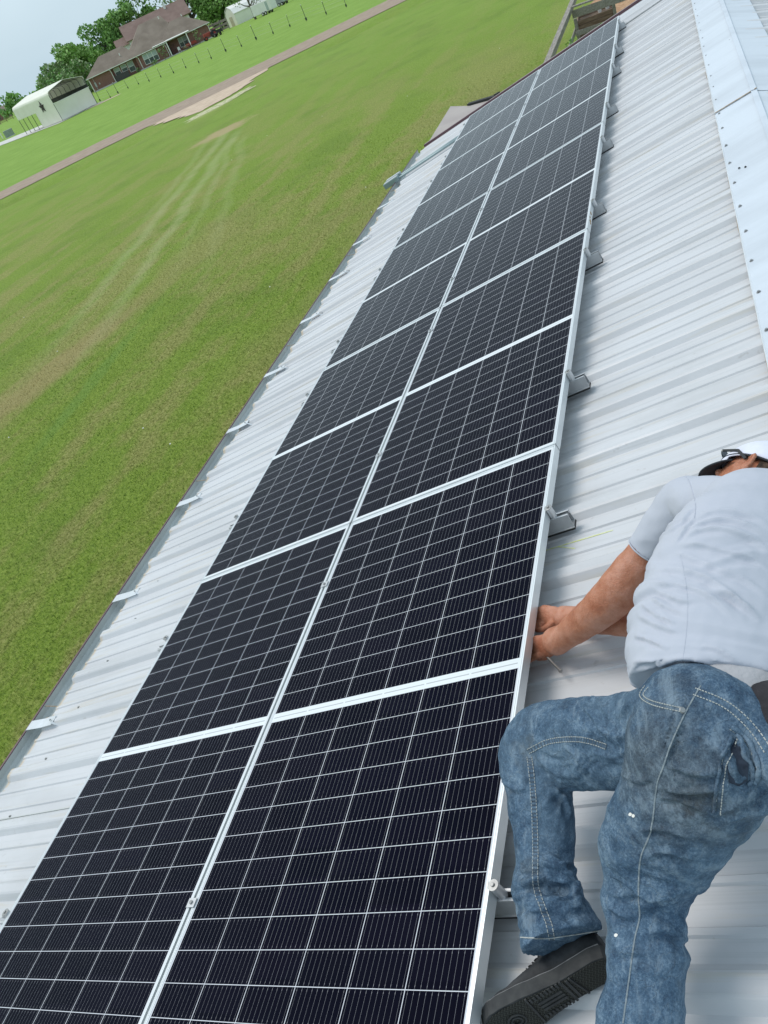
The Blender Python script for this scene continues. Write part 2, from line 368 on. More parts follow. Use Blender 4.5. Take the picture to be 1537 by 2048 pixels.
# ridge cap
xr = U(0,VR,0).x
def ridge_pts(u):
    P = [U(u,2.895,PAN-.033), U(u,2.90,PAN-.036), U(u,3.03,PAN-.040), U(u,VR-.004,PAN-.046)]
    Q = [Vector((2*xr-p.x, p.y, p.z)) for p in P[::-1]]
    return P + Q
for (a,b,dz) in ((UA, 3.33, .0), (3.30, UB, .0035)):
    mb = MB(); V = []; n = 8; nu = int((b-a)/.16)
    for i in range(nu+1):
        u = a+(b-a)*i/nu
        for j,p in enumerate(ridge_pts(u)):
            w = .004*noise.noise(Vector((u*1.8, p.x*3, 1)))
            V.append(p + Vector((0,0,dz + w)))
    mb.add(V, [(i*n+j,i*n+j+1,(i+1)*n+j+1,(i+1)*n+j) for i in range(nu) for j in range(n-1)])
    c = bb(mb, 'ridge_cap', M_cap); m = c.modifiers.new('s','SOLIDIFY'); m.thickness = .0012
# hem of the cap + foam/sealant bits below it
mb = MB(); 
for (a,b) in ((UA,3.33),(3.30,UB)): mb.tube([U(a,2.893,PAN-.032), U(b,2.893,PAN-.032)], .0028, 6)
bb(mb, 'cap_hem', M_strap)
mb = MB(); nn = 300; V = []
for i in range(nn):
    u = UA+.05+(UB-UA-.1)*i/(nn-1); h = .004+.008*max(0,noise.noise(Vector((u*3.1,0,5)))+.15)
    V += [U(u,2.905,PAN-.024), U(u,2.896-h*1.2,PAN-.021), U(u,2.896-h,PAN-.030)]
mb.add(V, [(3*i+j,3*i+(j+1)%3,3*i+3+(j+1)%3,3*i+3+j) for i in range(nn-1) for j in range(3)])
bb(mb, 'cap_sealant', M_rust)
mb = MB(); mb.prism([U(3.302,2.896,PAN-.0425), U(3.316,2.896,PAN-.0425), U(3.316,VR,PAN-.0525), U(3.302,VR,PAN-.0525)], NUP*.0012)
bb(mb, 'cap_joint', M_rust)
# screws: hex head on a washer
def screw_mb(p, ax, s=1.0):
    m = MB(); A,B,C = ax
    for r,h0,h1,seg in ((.008,0,.0015,12),(.0045,.0015,.0065,6)):
        ring = [p + (A*math.cos(2*math.pi*k/seg)+B*math.sin(2*math.pi*k/seg))*r*s + C*h0*s for k in range(seg)]
        m.prism(ring, C*(h1-h0)*s)
    return m
for k in range(-8, 26):
    u = RPH+k*RP+.028+random.uniform(-.012,.012)
    bb(screw_mb(U(u,2.918+random.uniform(-.003,.003),PAN-.0375), (VDIR,UDIR,NUP), 1.15), 'screw', M_steel)
for k in range(-14, 30):
    u = RPH+k*RP+.06
    bb(screw_mb(U(u,-.78+random.uniform(-.01,.01),PAN), (VDIR,UDIR,NUP)), 'screw', M_steel)
for k in range(-4, 26, 1):
    u = RPH+k*RP-.075
    bb(screw_mb(U(u,-.16,PAN), (VDIR,UDIR,NUP), 1.1), 'screw', M_steel)
for u,v in ((2.27,2.78),(2.14,2.955),(2.11,2.985),(4.9,3.1)):
    bb(screw_mb(U(u,v,PAN-.042 if v>2.9 else PAN), (VDIR,UDIR,NUP),.8), 'screw', M_blk)
# gutter: box trough below the sheet ends
def gprof(off=0):
    x0 = U(0,VE,PAN).x; ze = U(0,VE,PAN).z
    return x0, ze
x0, ze = gprof()
GX0, GX1 = x0+.03, x0-.128
def long(mb, poly, a=UA+.05, b=UB-.02, m=0): mb.prism([Vector((x,a,z)) for x,z in poly], Vector((0,b-a,0)), m)
mb = MB(); t_ = .0025
long(mb, [(GX0,ze-.012),(GX0+t_,ze-.012),(GX0+t_,ze-.06),(GX0,ze-.06)])
long(mb, [(GX0+t_,ze-.0625),(GX0+t_,ze-.06),(GX1+.02,ze-.06),(GX1+.02,ze-.0625)])
long(mb, [(GX1+.02,ze-.0625),(GX1+.0225,ze-.065),(GX1+t_,ze-.045),(GX1,ze-.045)])
long(mb, [(GX1,ze-.045),(GX1+t_,ze-.045),(GX1+t_,ze-.004),(GX1,ze-.004)])
gut = bb(mb, 'gutter', M_gut)
mb = MB(); long(mb, [(GX1-.007,ze-.006),(GX1-.007,ze+.002),(GX1+.004,ze+.002),(GX1+.004,ze-.0035),(GX1-.001,ze-.0035),(GX1-.001,ze-.006)])
long(mb, [(GX1-.0035,ze-.062),(GX1-.0035,ze-.0062),(GX1-.0005,ze-.0062),(GX1-.0005,ze-.062)])
bb(mb, 'gutter_lip', M_maroon, parent=None)
mb = MB()
for u in np.arange(-2.6, 9.5, 2.1):   # thin rods across the trough
    mb.tube([Vector((GX1+.004,u,ze-.012)), Vector((GX0,u,ze-.022))], .003, 6)
bb(mb, 'gutter_rod', M_rust)
# straps from the lip to the sheet
for u in (-2.62,-1.62,-.65,.33,1.29,2.23,3.11,4.13,5.1,6.05,7.2):
    mb = MB(); w = .031
    a = [Vector((GX1+.004,u,ze+.001)), Vector((GX1+.012,u,ze+.010)), U(u,VE+.02,PAN-.028), U(u,VE+.125,PAN-.028)]
    for i in range(3): mb.bar(a[i], a[i+1], w*2, .0022, up=NUP)
    mb.bar(U(u-.02,VE+.125,PAN-.034), U(u-.02,VE+.16,PAN-.002), .012, .002, up=NUP)
    mb.bar(U(u+.02,VE+.125,PAN-.034), U(u+.035,VE+.14,PAN-.012), .012, .002, up=NUP)
    st = bb(mb, 'gutter_strap', M_strap)
    bb(screw_mb(U(u,VE+.10,PAN-.0355), (VDIR,UDIR,NUP), .8), 'screw', M_steel, parent=barn)
# rake trim on the far gable, both slopes
for mir in (1,-1):
    for (a,b,c,d,mt,nm) in ((UB-.010,UB+.030,PAN-.033,PAN+.10,M_maroon,'rake_trim'),(UB+.031,UB+.075,PAN-.030,PAN-.026,M_tan,'rake_edge')):
        mb = MB(); P = [U(a,VE-.01,c),U(b,VE-.01,c),U(b,VE-.01,d),U(a,VE-.01,d)]; Q = [U(a,VR,c),U(b,VR,c),U(b,VR,d),U(a,VR,d)]
        if mir < 0: P = [Vector((2*xr-p.x,p.y,p.z)) for p in P]; Q = [Vector((2*xr-p.x,p.y,p.z)) for p in Q]
        mb.hexa(P+Q); bb(mb, nm, mt)
# awning past the gable
mb = MB(); aw = [(-1.27,9.74),(-1.33,13.15),(-.86,12.62),(-.42,12.5),(.5,12.0),(1.2,9.74)]
mb.prism([Vector((x,y,2.385)) for x,y in aw], Vector((0,0,-.03))); bb(mb, 'awning', M_tan)
mb = MB(); mb.bar((-.90,12.72,2.39),(-.38,12.56,2.40),.10,.05); mb.bar((-.36,12.56,2.43),(-.30,12.52,2.44),.09,.04); bb(mb,'awning_gutter',M_dark)
# walls
mb = MB(); xw0 = x0+.25; xw1 = 2*xr-xw0; zt = U(0,VE+.2,PAN+.03).z; zr = U(0,VR,PAN+.05).z
for y in (UA+.25, UB-.22):
    mb.prism([Vector((xw0,y,-.1)),Vector((xw1,y,-.1)),Vector((xw1,y,zt)),Vector((xr,y,zr)),Vector((xw0,y,zt))], Vector((0,.06,0)))
mb.b2((xw0,UA+.315,-.1),(xw0+.06,UB-.225,zt)); mb.b2((xw1-.06,UA+.315,-.1),(xw1,UB-.225,zt))
bb(mb, 'wall', M_wall)
# chalk marks
M_yel = simple('yellow_chalk', (.62,.66,.22), (.66,.70,.45), 60, .9)
mb = MB(); mb.prism([U(-.466,2.02,PAN-.0012),U(-.461,2.02,PAN-.0012),U(-.464,2.31,PAN-.0012),U(-.469,2.31,PAN-.0012)], NUP*.0004)
mb.prism([U(-.467,2.10,PAN-.0012),U(-.463,2.10,PAN-.0012),U(-.50,2.17,PAN-.0012),U(-.505,2.17,PAN-.0012)], NUP*.0004)
bb(mb, 'chalk_mark', M_yel)
# leftover white cable strip across the roof near the far end
mb = MB(); mb.tube([U(8.52,2.16,PAN-.034),U(8.55,2.5,PAN-.034),U(8.56,2.9,PAN-.038)], .008, 6); bb(mb, 'sheet_joint', M_steel)

# ------------------------------------------------------------------ solar panels
PW, PL, UP_, VP_ = 1.050, 2.183, 2.189, 1.062
def make_panel():
    root = empty('solar_panel', (0,0,0)); lip = .0105; fh = .038
    mb = MB(); mb.add([(lip-.001,lip-.001,-.0022),(PW-lip+.001,lip-.001,-.0022),(PW-lip+.001,PL-lip+.001,-.0022),(lip-.001,PL-lip+.001,-.0022)], [(0,1,2,3)])
    mb.build('cell_glass', M_cells, root)
    mb = MB()
    def side(a,b,inw):   # a..b outer edge top, inw inward unit
        a,b,inw = Vector(a),Vector(b),Vector(inw); z = Vector((0,0,1)); d = (b-a)
        for (i0,i1,t0,t1) in ((0,.0016,0,-fh),(.0016,.0052,-.0006,-.004),(.0052,.0066,-.0022,-.004),(.0066,lip,-.0008,-.004)):
            mb.prism([a+inw*i0+z*t0, a+inw*i1+z*t0, a+inw*i1+z*t1, a+inw*i0+z*t1], d)
        mb.prism([a+inw*.0017-z*(fh-.0015), a+inw*.028-z*(fh-.0015), a+inw*.028-z*fh, a+inw*.0017-z*fh], d)
    side((0,0,0),(0,PL,0),(1,0,0)); side((PW,0,0),(PW,PL,0),(-1,0,0))
    side((0,0,0),(PW,0,0),(0,1,0)); side((0,PL,0),(PW,PL,0),(0,-1,0))
    mb.build('panel_frame', M_alu, root)
    mb = MB(); mb.b2((.012,.012,-.007),(PW-.012,PL-.012,-.0045)); mb.build('backsheet', M_white, root)
    for y in (PL*.5-.3, PL*.5, PL*.5+.3):
        mb = MB(); mb.b2((PW*.5-.04,y-.03,-.022),(PW*.5+.04,y+.03,-.008)); mb.build('junction_box', M_blk, root)
    return root
ROT = Matrix((VDIR, UDIR, NUP)).transposed().to_4x4()
names = ['nearest','second','third','fourth','farthest']
proto = make_panel(); first = True
for r in (1, 0):
    for i in range(5):
        o = proto if first else copy_tree(proto); first = False
        u0 = (i-1)*UP_ + .003; v0 = r*VP_
        jit = random.uniform(-.0015,.0015)
        o.matrix_world = Matrix.Translation(U(u0, v0, jit)) @ ROT
        lab = {0:'%s dark solar panel in the lower row along the gutter', 1:'%s dark solar panel in the upper row'}[r] % names[i]
        if (r,i) == (1,0): lab = 'nearest solar panel of the upper row, beside the man\'s legs'
        if (r,i) == (1,1): lab = 'second solar panel of the upper row, the man\'s hands reach under it'
        if (r,i) == (1,2): lab = 'third panel of the upper row, brown smudges on its frame side'
        tag(o, lab, 'solar panel', 'solar panels in two rows on the barn roof')
        if (r,i) == (1,2):   # brown smudge on the outer frame wall
            for (yy,zz,a,b) in ((.16,-.020,.020,.009),(.20,-.012,.012,.006),(.27,-.014,.015,.010),(.13,-.026,.012,.006)):
                mb = MB(); P = []
                for k in range(14):
                    an = 2*math.pi*k/14; rr = 1+.45*noise.noise(Vector((k*.9,yy*30,0)))
                    P.append(Vector((PW+.0003, yy+a*rr*math.cos(an), zz+b*rr*math.sin(an))))
                mb.prism(P, (.0005,0,0)); mb.build('smudge', simple('brown_smudge',(.42,.27,.12),(.30,.18,.08),60,.8), o)

# mounting rails: hollow channel across the slope with clamps
RU = [-1.765,-.405,.53,1.86,2.625,3.945,4.87,6.25,7.1,8.40]
for i,u in enumerate(RU):
    root = empty('mounting_rail', U(u,1.1,.1)); org = Vector(root.location)
    def rb(mb, name, mat, par=None, **k):
        mb.v = [tuple(Vector(p)-org) for p in mb.v]; return mb.build(name, mat, par or root, **k)
    mb = MB(); va, vb = -.10+random.uniform(-.02,.02), (2.186 if i < 4 else 2.172)+random.uniform(-.008,.008); e = VDIR*(vb-va); P = lambda du,n: U(u+du, va, n)
    t = .0028; w0,w1 = .015,.020; nt,nb = .042,.0985
    for s in (-1,1):
        mb.prism([P(s*w0,nt),P(s*(w0-t),nt),P(s*(w1-t),nb-.006),P(s*w1,nb-.006)], e)
        mb.prism([P(s*w0,nt-.0001),P(s*w0,nt-t),P(s*.0065,nt-t),P(s*.0065,nt-.0001)], e)
        mb.prism([P(s*.0065,nt-t),P(s*.0095,nt-t),P(s*.0095,nt+.010),P(s*.0065,nt+.010)], e)
        mb.prism([P(s*(w1-t),nb-.0058),P(s*(w1+.005),nb-.0058),P(s*(w1+.005),nb-.0030),P(s*(w1-t),nb-.0030)], e)
    mb.prism([P(-w1+t+.0003,nb-.0085),P(w1-t-.0003,nb-.0085),P(w1-t-.0003,nb-.0062),P(-w1+t+.0003,nb-.0062)], e)
    rb(mb, 'channel', M_alu2)
    mb = MB(); mb.prism([P(-.024,nb-.0028),P(.024,nb-.0028),P(.024,.105),P(-.024,.105)], e); rb(mb, 'rubber_strip', M_blk)
    for v,nm in ((2.1255,'end_clamp'),(-.0135,'end_clamp')):
        mb = MB(); mb.tube([U(u,v,.041),U(u,v,-.006)], .0125, 20)
        c = rb(mb, nm, M_alu2, bevel=.001)
        mb = MB(); mb.tube([U(u,v,-.0061),U(u,v,-.0085)], .0145, 20); mb.tube([U(u,v,-.0086),U(u,v,-.013)], .0055, 6); rb(mb, 'bolt', M_steel, par=c, bevel=.0006)
    mb = MB(); mb.box(U(u,1.056,-.0028), (.017,.014,.0014), 0, (VDIR,UDIR,NUP)); c = rb(mb,'mid_clamp', M_alu2)
    mb = MB(); mb.tube([U(u,1.056,-.0044),U(u,1.056,-.009)], .0062, 8); rb(mb,'bolt', M_steel, par=c)
    where = ['under the nearest panels beside the bent knee','just beyond the man\'s hands','third from the viewer','fourth from the viewer','fifth from the viewer','sixth from the viewer','seventh from the viewer','third from the far gable','second from the far gable','at the far gable end'][i]
    tag(root, 'aluminium rail stub with round end clamp, ' + where, 'mounting rail', 'mounting rails under the solar panels')

# conduits running down the roof to a small junction box at the gutter
cd = empty('electrical_conduit', U(8.3,-.9,.09)); org = Vector(cd.location)
def cb(mb, name, mat, par=None, **k):
    mb.v = [tuple(Vector(p)-org) for p in mb.v]; return mb.build(name, mat, par or cd, **k)
M_cond = simple('grey_conduit', (.26,.34,.35), (.32,.40,.41), 5, .45, .4)
for du in (-.055,.055):
    mb = MB(); mb.tube([U(8.34+du,.2,.085),U(8.34+du,-.6,.085),U(8.33+du,-1.12,.085),U(8.33+du,-1.24,.105),U(8.33+du,-1.27,.2)], .016, 10); cb(mb,'conduit_pipe',M_cond,smooth=True)
for du in (-.075,.065):
    mb = MB(); mb.box(U(8.33+du,-1.22,.075), (.12,.045,.035), 0, (VDIR,UDIR,NUP)); b = cb(mb,'conduit_box',M_cond,bevel=.006)
    mb = MB(); mb.box(U(8.33+du,-1.22,.0385), (.11,.04,.002), 0, (VDIR,UDIR,NUP)); cb(mb,'box_lid',M_alu2,par=b)
tag(cd, 'pair of grey conduits with small boxes crossing the gutter far along the eave', 'conduit')

# ------------------------------------------------------------------ brick house (local frame: s along the facade, d depth away from us, z up)
class Loc:
    def __init__(s, o, ang, parent): s.o = Vector(o); s.a = ang; s.p = parent
def frame_empty(name, loc, ang): return empty(name, loc, (0,0,ang))
HA = (-127.2,184.0,0); HANG = math.atan2(.5579,.8299)
house = frame_empty('brick_house', HA, HANG)
tag(house, 'long red brick house with grey brown hip roof and white gutters beyond the fence', 'house')
# local x = s, local y = depth
mb = MB()
mb.b2((0,0,-.5),(5.9,9,3.0)); mb.b2((5.9,.9,-.5),(12.4,9,3.0)); mb.b2((12.4,-.6,-.5),(20.6,9,3.05)); mb.b2((20.6,1.6,-.5),(26.2,9,3.05)); mb.b2((26.2,-.2,-.5),(31.9,9,3.1))
wl = mb.build('wall', M_brick, house)
mb = MB(); mb.b2((-.04,-.05,-.6),(6,.5,.25)); mb.b2((12.3,-.66,-.6),(20.7,.5,.22)); mb.b2((26.1,-.26,-.6),(31.95,.5,.22)); mb.b2((20.7,-.9,-.6),(26.1,1.6,.15)); mb.build('foundation', M_conc, house)
def hip(mb, x0,x1,y0,y1,ze,zr,hx0,hx1,ov=.5, th=.14):
    x0-=ov;x1+=ov;y0-=ov;y1+=ov; ym=(y0+y1)/2
    P=[(x0,y0,ze),(x1,y0,ze),(x1,y1,ze),(x0,y1,ze),(x0+hx0,ym,zr),(x1-hx1,ym,zr)]
    mb.add(P+[(a,b,c-th) for a,b,c in P[:4]], [(0,1,5,4),(1,2,5),(2,3,4,5),(3,0,4),(6,7,1,0),(7,8,2,1),(8,9,3,2),(9,6,0,3),(9,8,7,6)])
mb = MB()
hip(mb, 0,13,0,9,3.15,6.3,5.2,2.5)
hip(mb, 11,24.5,.5,15,3.2,8.7,6.5,2.2)
hip(mb, 12.4,20.6,-.6,9,3.2,6.9,4.3,3.9)
hip(mb, 20,31.9,-.2,9.5,3.2,6.6,4.5,5.0)
rf = mb.build('roof', M_shingle, house)
mb = MB(); mb.b2((2.1,2.4,5.2),(2.35,2.65,5.65)); mb.b2((9.4,1.6,4.6),(9.6,1.8,5.2)); mb.b2((27.3,4.6,6.6),(27.5,4.8,7.1)); mb.b2((22.0,5.6,8.0),(22.2,5.8,8.6)); mb.build('roof_vent', M_white, rf)
# gutters + downspouts
for a,b,y,z in ((-.5,5.9,-.56,3.08),(5.9,12.0,-.56,3.10),(11.9,20.9,-1.16,3.12),(26.0,32.4,-.76,3.12)):
    mb = MB(); mb.b2((a,y-.07,z-.08),(b,y+.06,z+.07)); mb.build('gutter', M_white, house)
for s,y in ((.1,-.12),(5.75,-.12),(13.1,-.72),(31.75,-.3),(20.3,-.72)):
    mb = MB(); mb.tube([(s-.35,y-.35,3.05),(s,y,2.6),(s,y,.25)], .085, 6); mb.build('downspout', M_white, house)
def window(x0,x1,z0,z1,y,cols=2,blind=.0):
    mb = MB(); w=.09
    for a,b,c,d in ((x0-w,x1+w,z1,z1+w),(x0-w,x1+w,z0-w,z0),(x0-w,x0,z0,z1),(x1,x1+w,z0,z1)): mb.b2((a,y-.07,c),(b,y+.02,d))
    for k in range(1,cols): xx=x0+(x1-x0)*k/cols; mb.b2((xx-.06,y-.065,z0),(xx+.06,y+.01,z1))
    zm=(z0+z1)/2; mb.b2((x0,y-.055,zm-.04),(x1,y+.005,zm+.04))
    f = mb.build('window', M_white, house)
    mb = MB(); mb.b2((x0,y-.02,z0),(x1,y-.015,zm if blind else z1)); mb.build('pane', M_glassw, f)
    if blind: mb = MB(); mb.b2((x0,y-.02,zm),(x1,y-.015,z1)); mb.build('blind', M_blind, f)
window(6.6,7.9,1.2,2.7,.9,1,1); window(8.4,9.7,1.4,2.7,.9,1,1); window(10.1,11.5,.7,2.7,.9,1,1)
window(14.2,17.7,.75,2.8,-.6,3,1); window(23.9,25.9,.9,2.75,1.6,2,1)
mb = MB(); mb.b2((5.95,.2,-.3),(9.6,.3,1.35)); mb.build('lattice_screen', simple('dark_lattice',(.06,.055,.055),(.10,.095,.09),6,.9), house)
mb = MB(); mb.b2((.9,-.14,.9),(1.3,0.-.01,1.9)); mb.b2((1.02,-.1,0),(1.12,-.02,2.9)); mb.b2((1.9,-.12,1.1),(2.2,-.01,1.5)); mb.build('meter_box', simple('meter_grey',(.32,.33,.33),(.4,.4,.4),2,.5), house)
# porch
mb = MB(); mb.prism([(17.2,-1.4,3.28),(17.2,-1.4,3.40),(17.2,1.4,3.72),(17.2,1.4,3.60)], (9.7,0,0)); mb.build('porch_roof', M_white, house)
for s in (20.75, 26.0): 
    mb = MB(); mb.b2((s-.13,-1.2,.1),(s+.13,-.95,3.35)); mb.build('porch_post', M_white, house)
mb = MB(); mb.b2((21.6,1.5,.15),(22.5,1.6,2.3)); d_ = mb.build('door', M_red and simple('dark_red_door',(.10,.03,.025),(.13,.04,.03),2,.5), house)
mb = MB(); mb.b2((22.35,1.44,1.1),(22.42,1.5,1.2)); mb.build('handle', M_steel, d_)
mb = MB(); mb.b2((20.7,.9,.12),(21.3,1.55,2.6)); mb.build('porch_wall', M_dark, house)
# white tank / chest, red bench on the porch
o = frame_empty('porch_bench', Matrix.Translation(HA)@Matrix.Rotation(HANG,4,'Z')@Vector((26.2,-1.3,.15)), HANG)
mb=MB(); mb.b2((-1.4,-.25,.40),(1.4,.25,.48)); mb.build('seat',M_red,o); mb=MB(); mb.b2((-1.4,.2,.5),(1.4,.27,.95)); mb.build('backrest',M_red,o)
for sx in (-1.3,1.3): mb=MB(); mb.b2((sx-.04,-.2,0),(sx+.04,.2,.40)); mb.build('leg',M_red,o)
tag(o,'small red bench on the porch of the brick house','bench')
o = frame_empty('porch_chair', Matrix.Translation(HA)@Matrix.Rotation(HANG,4,'Z')@Vector((23.0,-.4,.15)), HANG)
mb=MB(); mb.b2((-.3,-.3,.38),(.3,.3,.45)); mb.build('seat',M_white,o); mb=MB(); mb.b2((-.3,.25,.45),(.3,.32,1.1)); mb.build('backrest',M_white,o)
for sx in (-.26,.26):
    for sy in (-.26,.26): mb=MB(); mb.b2((sx-.03,sy-.03,0),(sx+.03,sy+.03,.38)); mb.build('leg',M_white,o)
tag(o,'white chair under the porch roof of the brick house','chair')

# house behind with white gable
h2 = frame_empty('gabled_house', (-130.0,213.0,0), HANG)
tag(h2, 'reddish brown roofed house with white gable end rising behind the brick house', 'house')
mb = MB(); mb.b2((0,0,-.2),(17.5,10,6.8)); mb.build('wall', M_white, h2)
mb = MB(); mb.prism([(-.6,-.8,6.7),(-.6,5,10.4),(-.6,10.8,6.7),(-.6,10.6,6.5),(-.6,5,10.1),(-.6,-.6,6.5)], (19,0,0)); mb.build('roof', M_shingle2, h2)
mb = MB(); mb.prism([(-.02,-.1,6.6),(-.02,5,10.1),(-.02,10.1,6.6)], (.1,0,0)); mb.build('gable', M_white, h2)
mb = MB(); mb.b2((12.5,4,9.6),(13.1,4.6,10.9)); mb.build('roof_vent', M_white, h2)
mb = MB(); mb.b2((-3.2,1,-.2),(-.05,7,6.2)); mb.build('wing', M_white, h2)
mb = MB(); mb.prism([(-3.6,.4,6.1),(-3.6,4,8.0),(-3.6,7.6,6.1)], (3.6,0,0)); mb.build('wing_roof', M_shingle2, h2)

# ------------------------------------------------------------------ carport
CA = math.atan2(8.2-2.1,-14.6); 
cang = math.atan2(6.1,-13.2)          # long side direction (x local), away to the left
cp = frame_empty('carport', (-91.3,120.4,0), cang)
tag(cp, 'cream steel carport with rounded eaves, open front gable and dark star on its side', 'carport')
# local x along the long side, local -y = depth (end wall direction)
CL, CWD = 14.4, -7.4
def cy(y): return -y
sec = [(0,0),(0,4.15),(.10,4.42),(.34,4.60),(3.7,5.25),(7.06,4.60),(7.3,4.42),(7.4,4.15),(7.4,3.3)]
mb = MB(); 
th = .05
out = [Vector((0,cy(y),z)) for y,z in sec[1:]]; inn = [Vector((0,cy(3.7+(y-3.7)*.985),z-th)) for y,z in sec[1:]]
n = len(out)
for i in range(n-1):
    mb.prism([out[i],out[i+1],inn[i+1],inn[i]], (CL,0,0))
mb.build('roof', M_cream, cp)
# ribs on the roof + siding lines
mb = MB(); mb.b2((0,-.03,2.50),(CL,.0,4.2)); mb.b2((0,-.03,.12),(7.2,.0,2.5))
for z in np.arange(.3,4.2,.23):
    mb.b2((0,.0,z),(7.2 if z<2.5 else CL,.03,z+.05))
mb.build('side_wall', M_cream, cp)
mb = MB(); mb.b2((.0,-7.4,.12),(.05,-.05,2.72))
for y in np.arange(-7.2,-.1,.23): mb.b2((-.03,y,.12),(.0,y+.05,2.70))
mb.build('end_wall', M_cream, cp)
mb = MB(); mb.b2((-.06,-7.45,2.70),(.08,.04,2.80)); mb.build('trim', M_white, cp)
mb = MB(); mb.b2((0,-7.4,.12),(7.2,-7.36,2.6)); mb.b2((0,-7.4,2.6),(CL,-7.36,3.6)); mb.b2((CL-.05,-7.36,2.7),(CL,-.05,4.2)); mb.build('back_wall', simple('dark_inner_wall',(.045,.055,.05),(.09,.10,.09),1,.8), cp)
for x in (.04, 7.3, 9.0, 10.8, 12.6, 14.35):
    mb = MB(); mb.b2((x-.05,-.10,-.1),(x+.05,-.04,4.1)); mb.build('post', M_green, cp)
mb = MB(); mb.b2((-.02,-7.42,-.1),(.10,-7.32,4.1)); mb.build('post', M_green, cp)
for x in np.arange(.3,14.4,1.8):
    mb = MB(); pts = [(x,cy(3.7+(y-3.7)*.97),z-.09) for y,z in sec[1:]]; mb.tube(pts,.035,4); mb.build('rafter', M_dark, cp)
star = MB(); P=[]
for k in range(10):
    a = math.pi/2+k*math.pi/5; r = .95 if k%2==0 else .36; P.append(Vector((3.9+r*math.cos(a)*-1,.035,2.95+r*math.sin(a))))
star.prism(P,(0,.05,0)); star.tube([(3.9+.62*math.cos(a),.06,2.95+.62*math.sin(a)) for a in np.linspace(0,2*math.pi,25)], .02, 4)
star.build('star', simple('dark_rust_star',(.018,.010,.009),(.03,.014,.012),3,.6), cp)

# ------------------------------------------------------------------ fence of thin posts
def make_tpost():
    root = empty('fence_post')
    mb = MB(); mb.b2((-.022,-.022,-.3),(.022,.022,1.5)); mb.b2((-.09,-.01,.1),(.09,.01,.35)); mb.build('stake', M_green, root)
    mb = MB(); mb.b2((-.024,-.024,1.5),(.024,.024,1.6)); mb.build('post_tip', M_white, root)
    return root
FP = [(-89.5, 130.1), (-84.8, 126.5), (-85.1, 129.6), (-84.7, 132.5), (-81.1, 130.4), (-75.4, 124.6), (-71.3, 121.6), (-66.6, 117.6), (-64.0, 117.0), (-60.9, 115.6), (-57.1, 112.4), (-55.4, 114.1), (-50.9, 110.0), (-49.0, 111.1), (-45.1, 108.1), (-42.4, 107.7), (-39.1, 105.4), (-34.9, 101.3), (-31.6, 99.3)]
wh = ['nearest to the carport','second from the carport','by the brick house corner','below the left downspout','before the dark lattice','before the lattice edge','before the recess','before the triple window','at the shrubs by the window','before the porch plant','in front of the porch','in front of the red bench','in front of the house right wall','before the red machine','before the wooden fence','in front of the shed','before the little tree','in front of the trailer','last one before the lane']
tp = None
for i,(x,y) in enumerate(FP):
    o = make_tpost() if tp is None else copy_tree(tp); tp = tp or o
    o.location = (x,y,0); o.rotation_euler = (R(random.uniform(-3,3)),R(random.uniform(-3,3)),random.random()); s_ = 1.2 if i in (0,2,11,13,16) else .92
    o.scale = (s_*1.1,s_*1.1,s_)
    tag(o, 'thin dark field fence post ' + wh[i], 'fence post', 'thin posts of the field fence')
wire = MB()
for i in range(len(FP)-1):
    for z in (.45,.85,1.25): wire.tube([(*FP[i],z),(*FP[i+1],z)], .006, 3)
tag(wire.build('fence_wire', M_steel), 'thin wires strung between the field fence posts', 'wire')
x,y = (-86.2, 125.4)
patch('bare_soil', [(x-4,y-2.2),(x+1,y-2.5),(x+4,y+1),(x+2,y+2.4),(x-2,y+1)], .03, M_dirt, 'small patch of bare soil at the carport corner', .5)

# ------------------------------------------------------------------ trees
def leafcloud(mb, clumps, n, size, seed):
    rs = np.random.RandomState(seed)
    for (c,r) in clumps:
        k = max(6,int(n*r*r))
        d = rs.normal(size=(k,3)); d /= np.linalg.norm(d,axis=1)[:,None]; rad = r*(.55+.5*rs.rand(k)**.6)
        P = np.array(c)+d*rad[:,None]*np.array([1,1,.8])
        for p in P:
            a = rs.normal(size=3); a/=np.linalg.norm(a); b = np.cross(a,rs.normal(size=3)); b/=np.linalg.norm(b); sz = size*(.6+.8*rs.rand())
            i = len(mb.v); mb.v += [tuple(p-a*sz-b*sz*.5),tuple(p+a*sz*.2-b*sz*.8),tuple(p+a*sz),tuple(p+b*sz*.7)]; mb.f.append((i,i+1,i+2,i+3)); mb.m.append(int(rs.randint(0,2)))
def make_tree(name, loc, h, cr, label, mats, seed, trunk=.22, crown0=.3, n=38, size=.3, cat='tree', open_=0.0, group=None, nc=26):
    rs = np.random.RandomState(seed); root = empty(name, loc)
    tb = MB(); top = Vector((rs.uniform(-.4,.4),rs.uniform(-.4,.4),h*.78)); 
    tb.tube([(0,0,-.2),Vector((0,0,0)).lerp(top,.35),Vector((0,0,0)).lerp(top,.7),top], [trunk*1.3,trunk,trunk*.6,trunk*.2], 7)
    cl = []
    for i in range(nc):
        a = rs.uniform(0,2*math.pi); zz = rs.uniform(crown0,1); w = math.sqrt(max(.05,1-((zz-(crown0+1)/2)/((1-crown0)/2+.08))**2))
        rr = cr*w*rs.uniform(.35,.85); c = (rr*math.cos(a), rr*math.sin(a), h*zz*.92)
        r = cr*rs.uniform(.26,.42)*(1-open_*.45); cl.append((c,r))
        if i%2==0:
            st = Vector((0,0,h*max(.18,zz*.55))); m = st.lerp(Vector(c),.5)+Vector((0,0,-.03*h)); tb.tube([st,m,c],[trunk*.45,trunk*.28,trunk*.08],5)
    tb.build('trunk', M_bark, root)
    mb = MB(); leafcloud(mb, cl, n*(1-open_*.5), size, seed); mb.build('crown', mats, root)
    return tag(root, label, cat, group)
T_ = lambda x,y,z=0: (x,y,z)
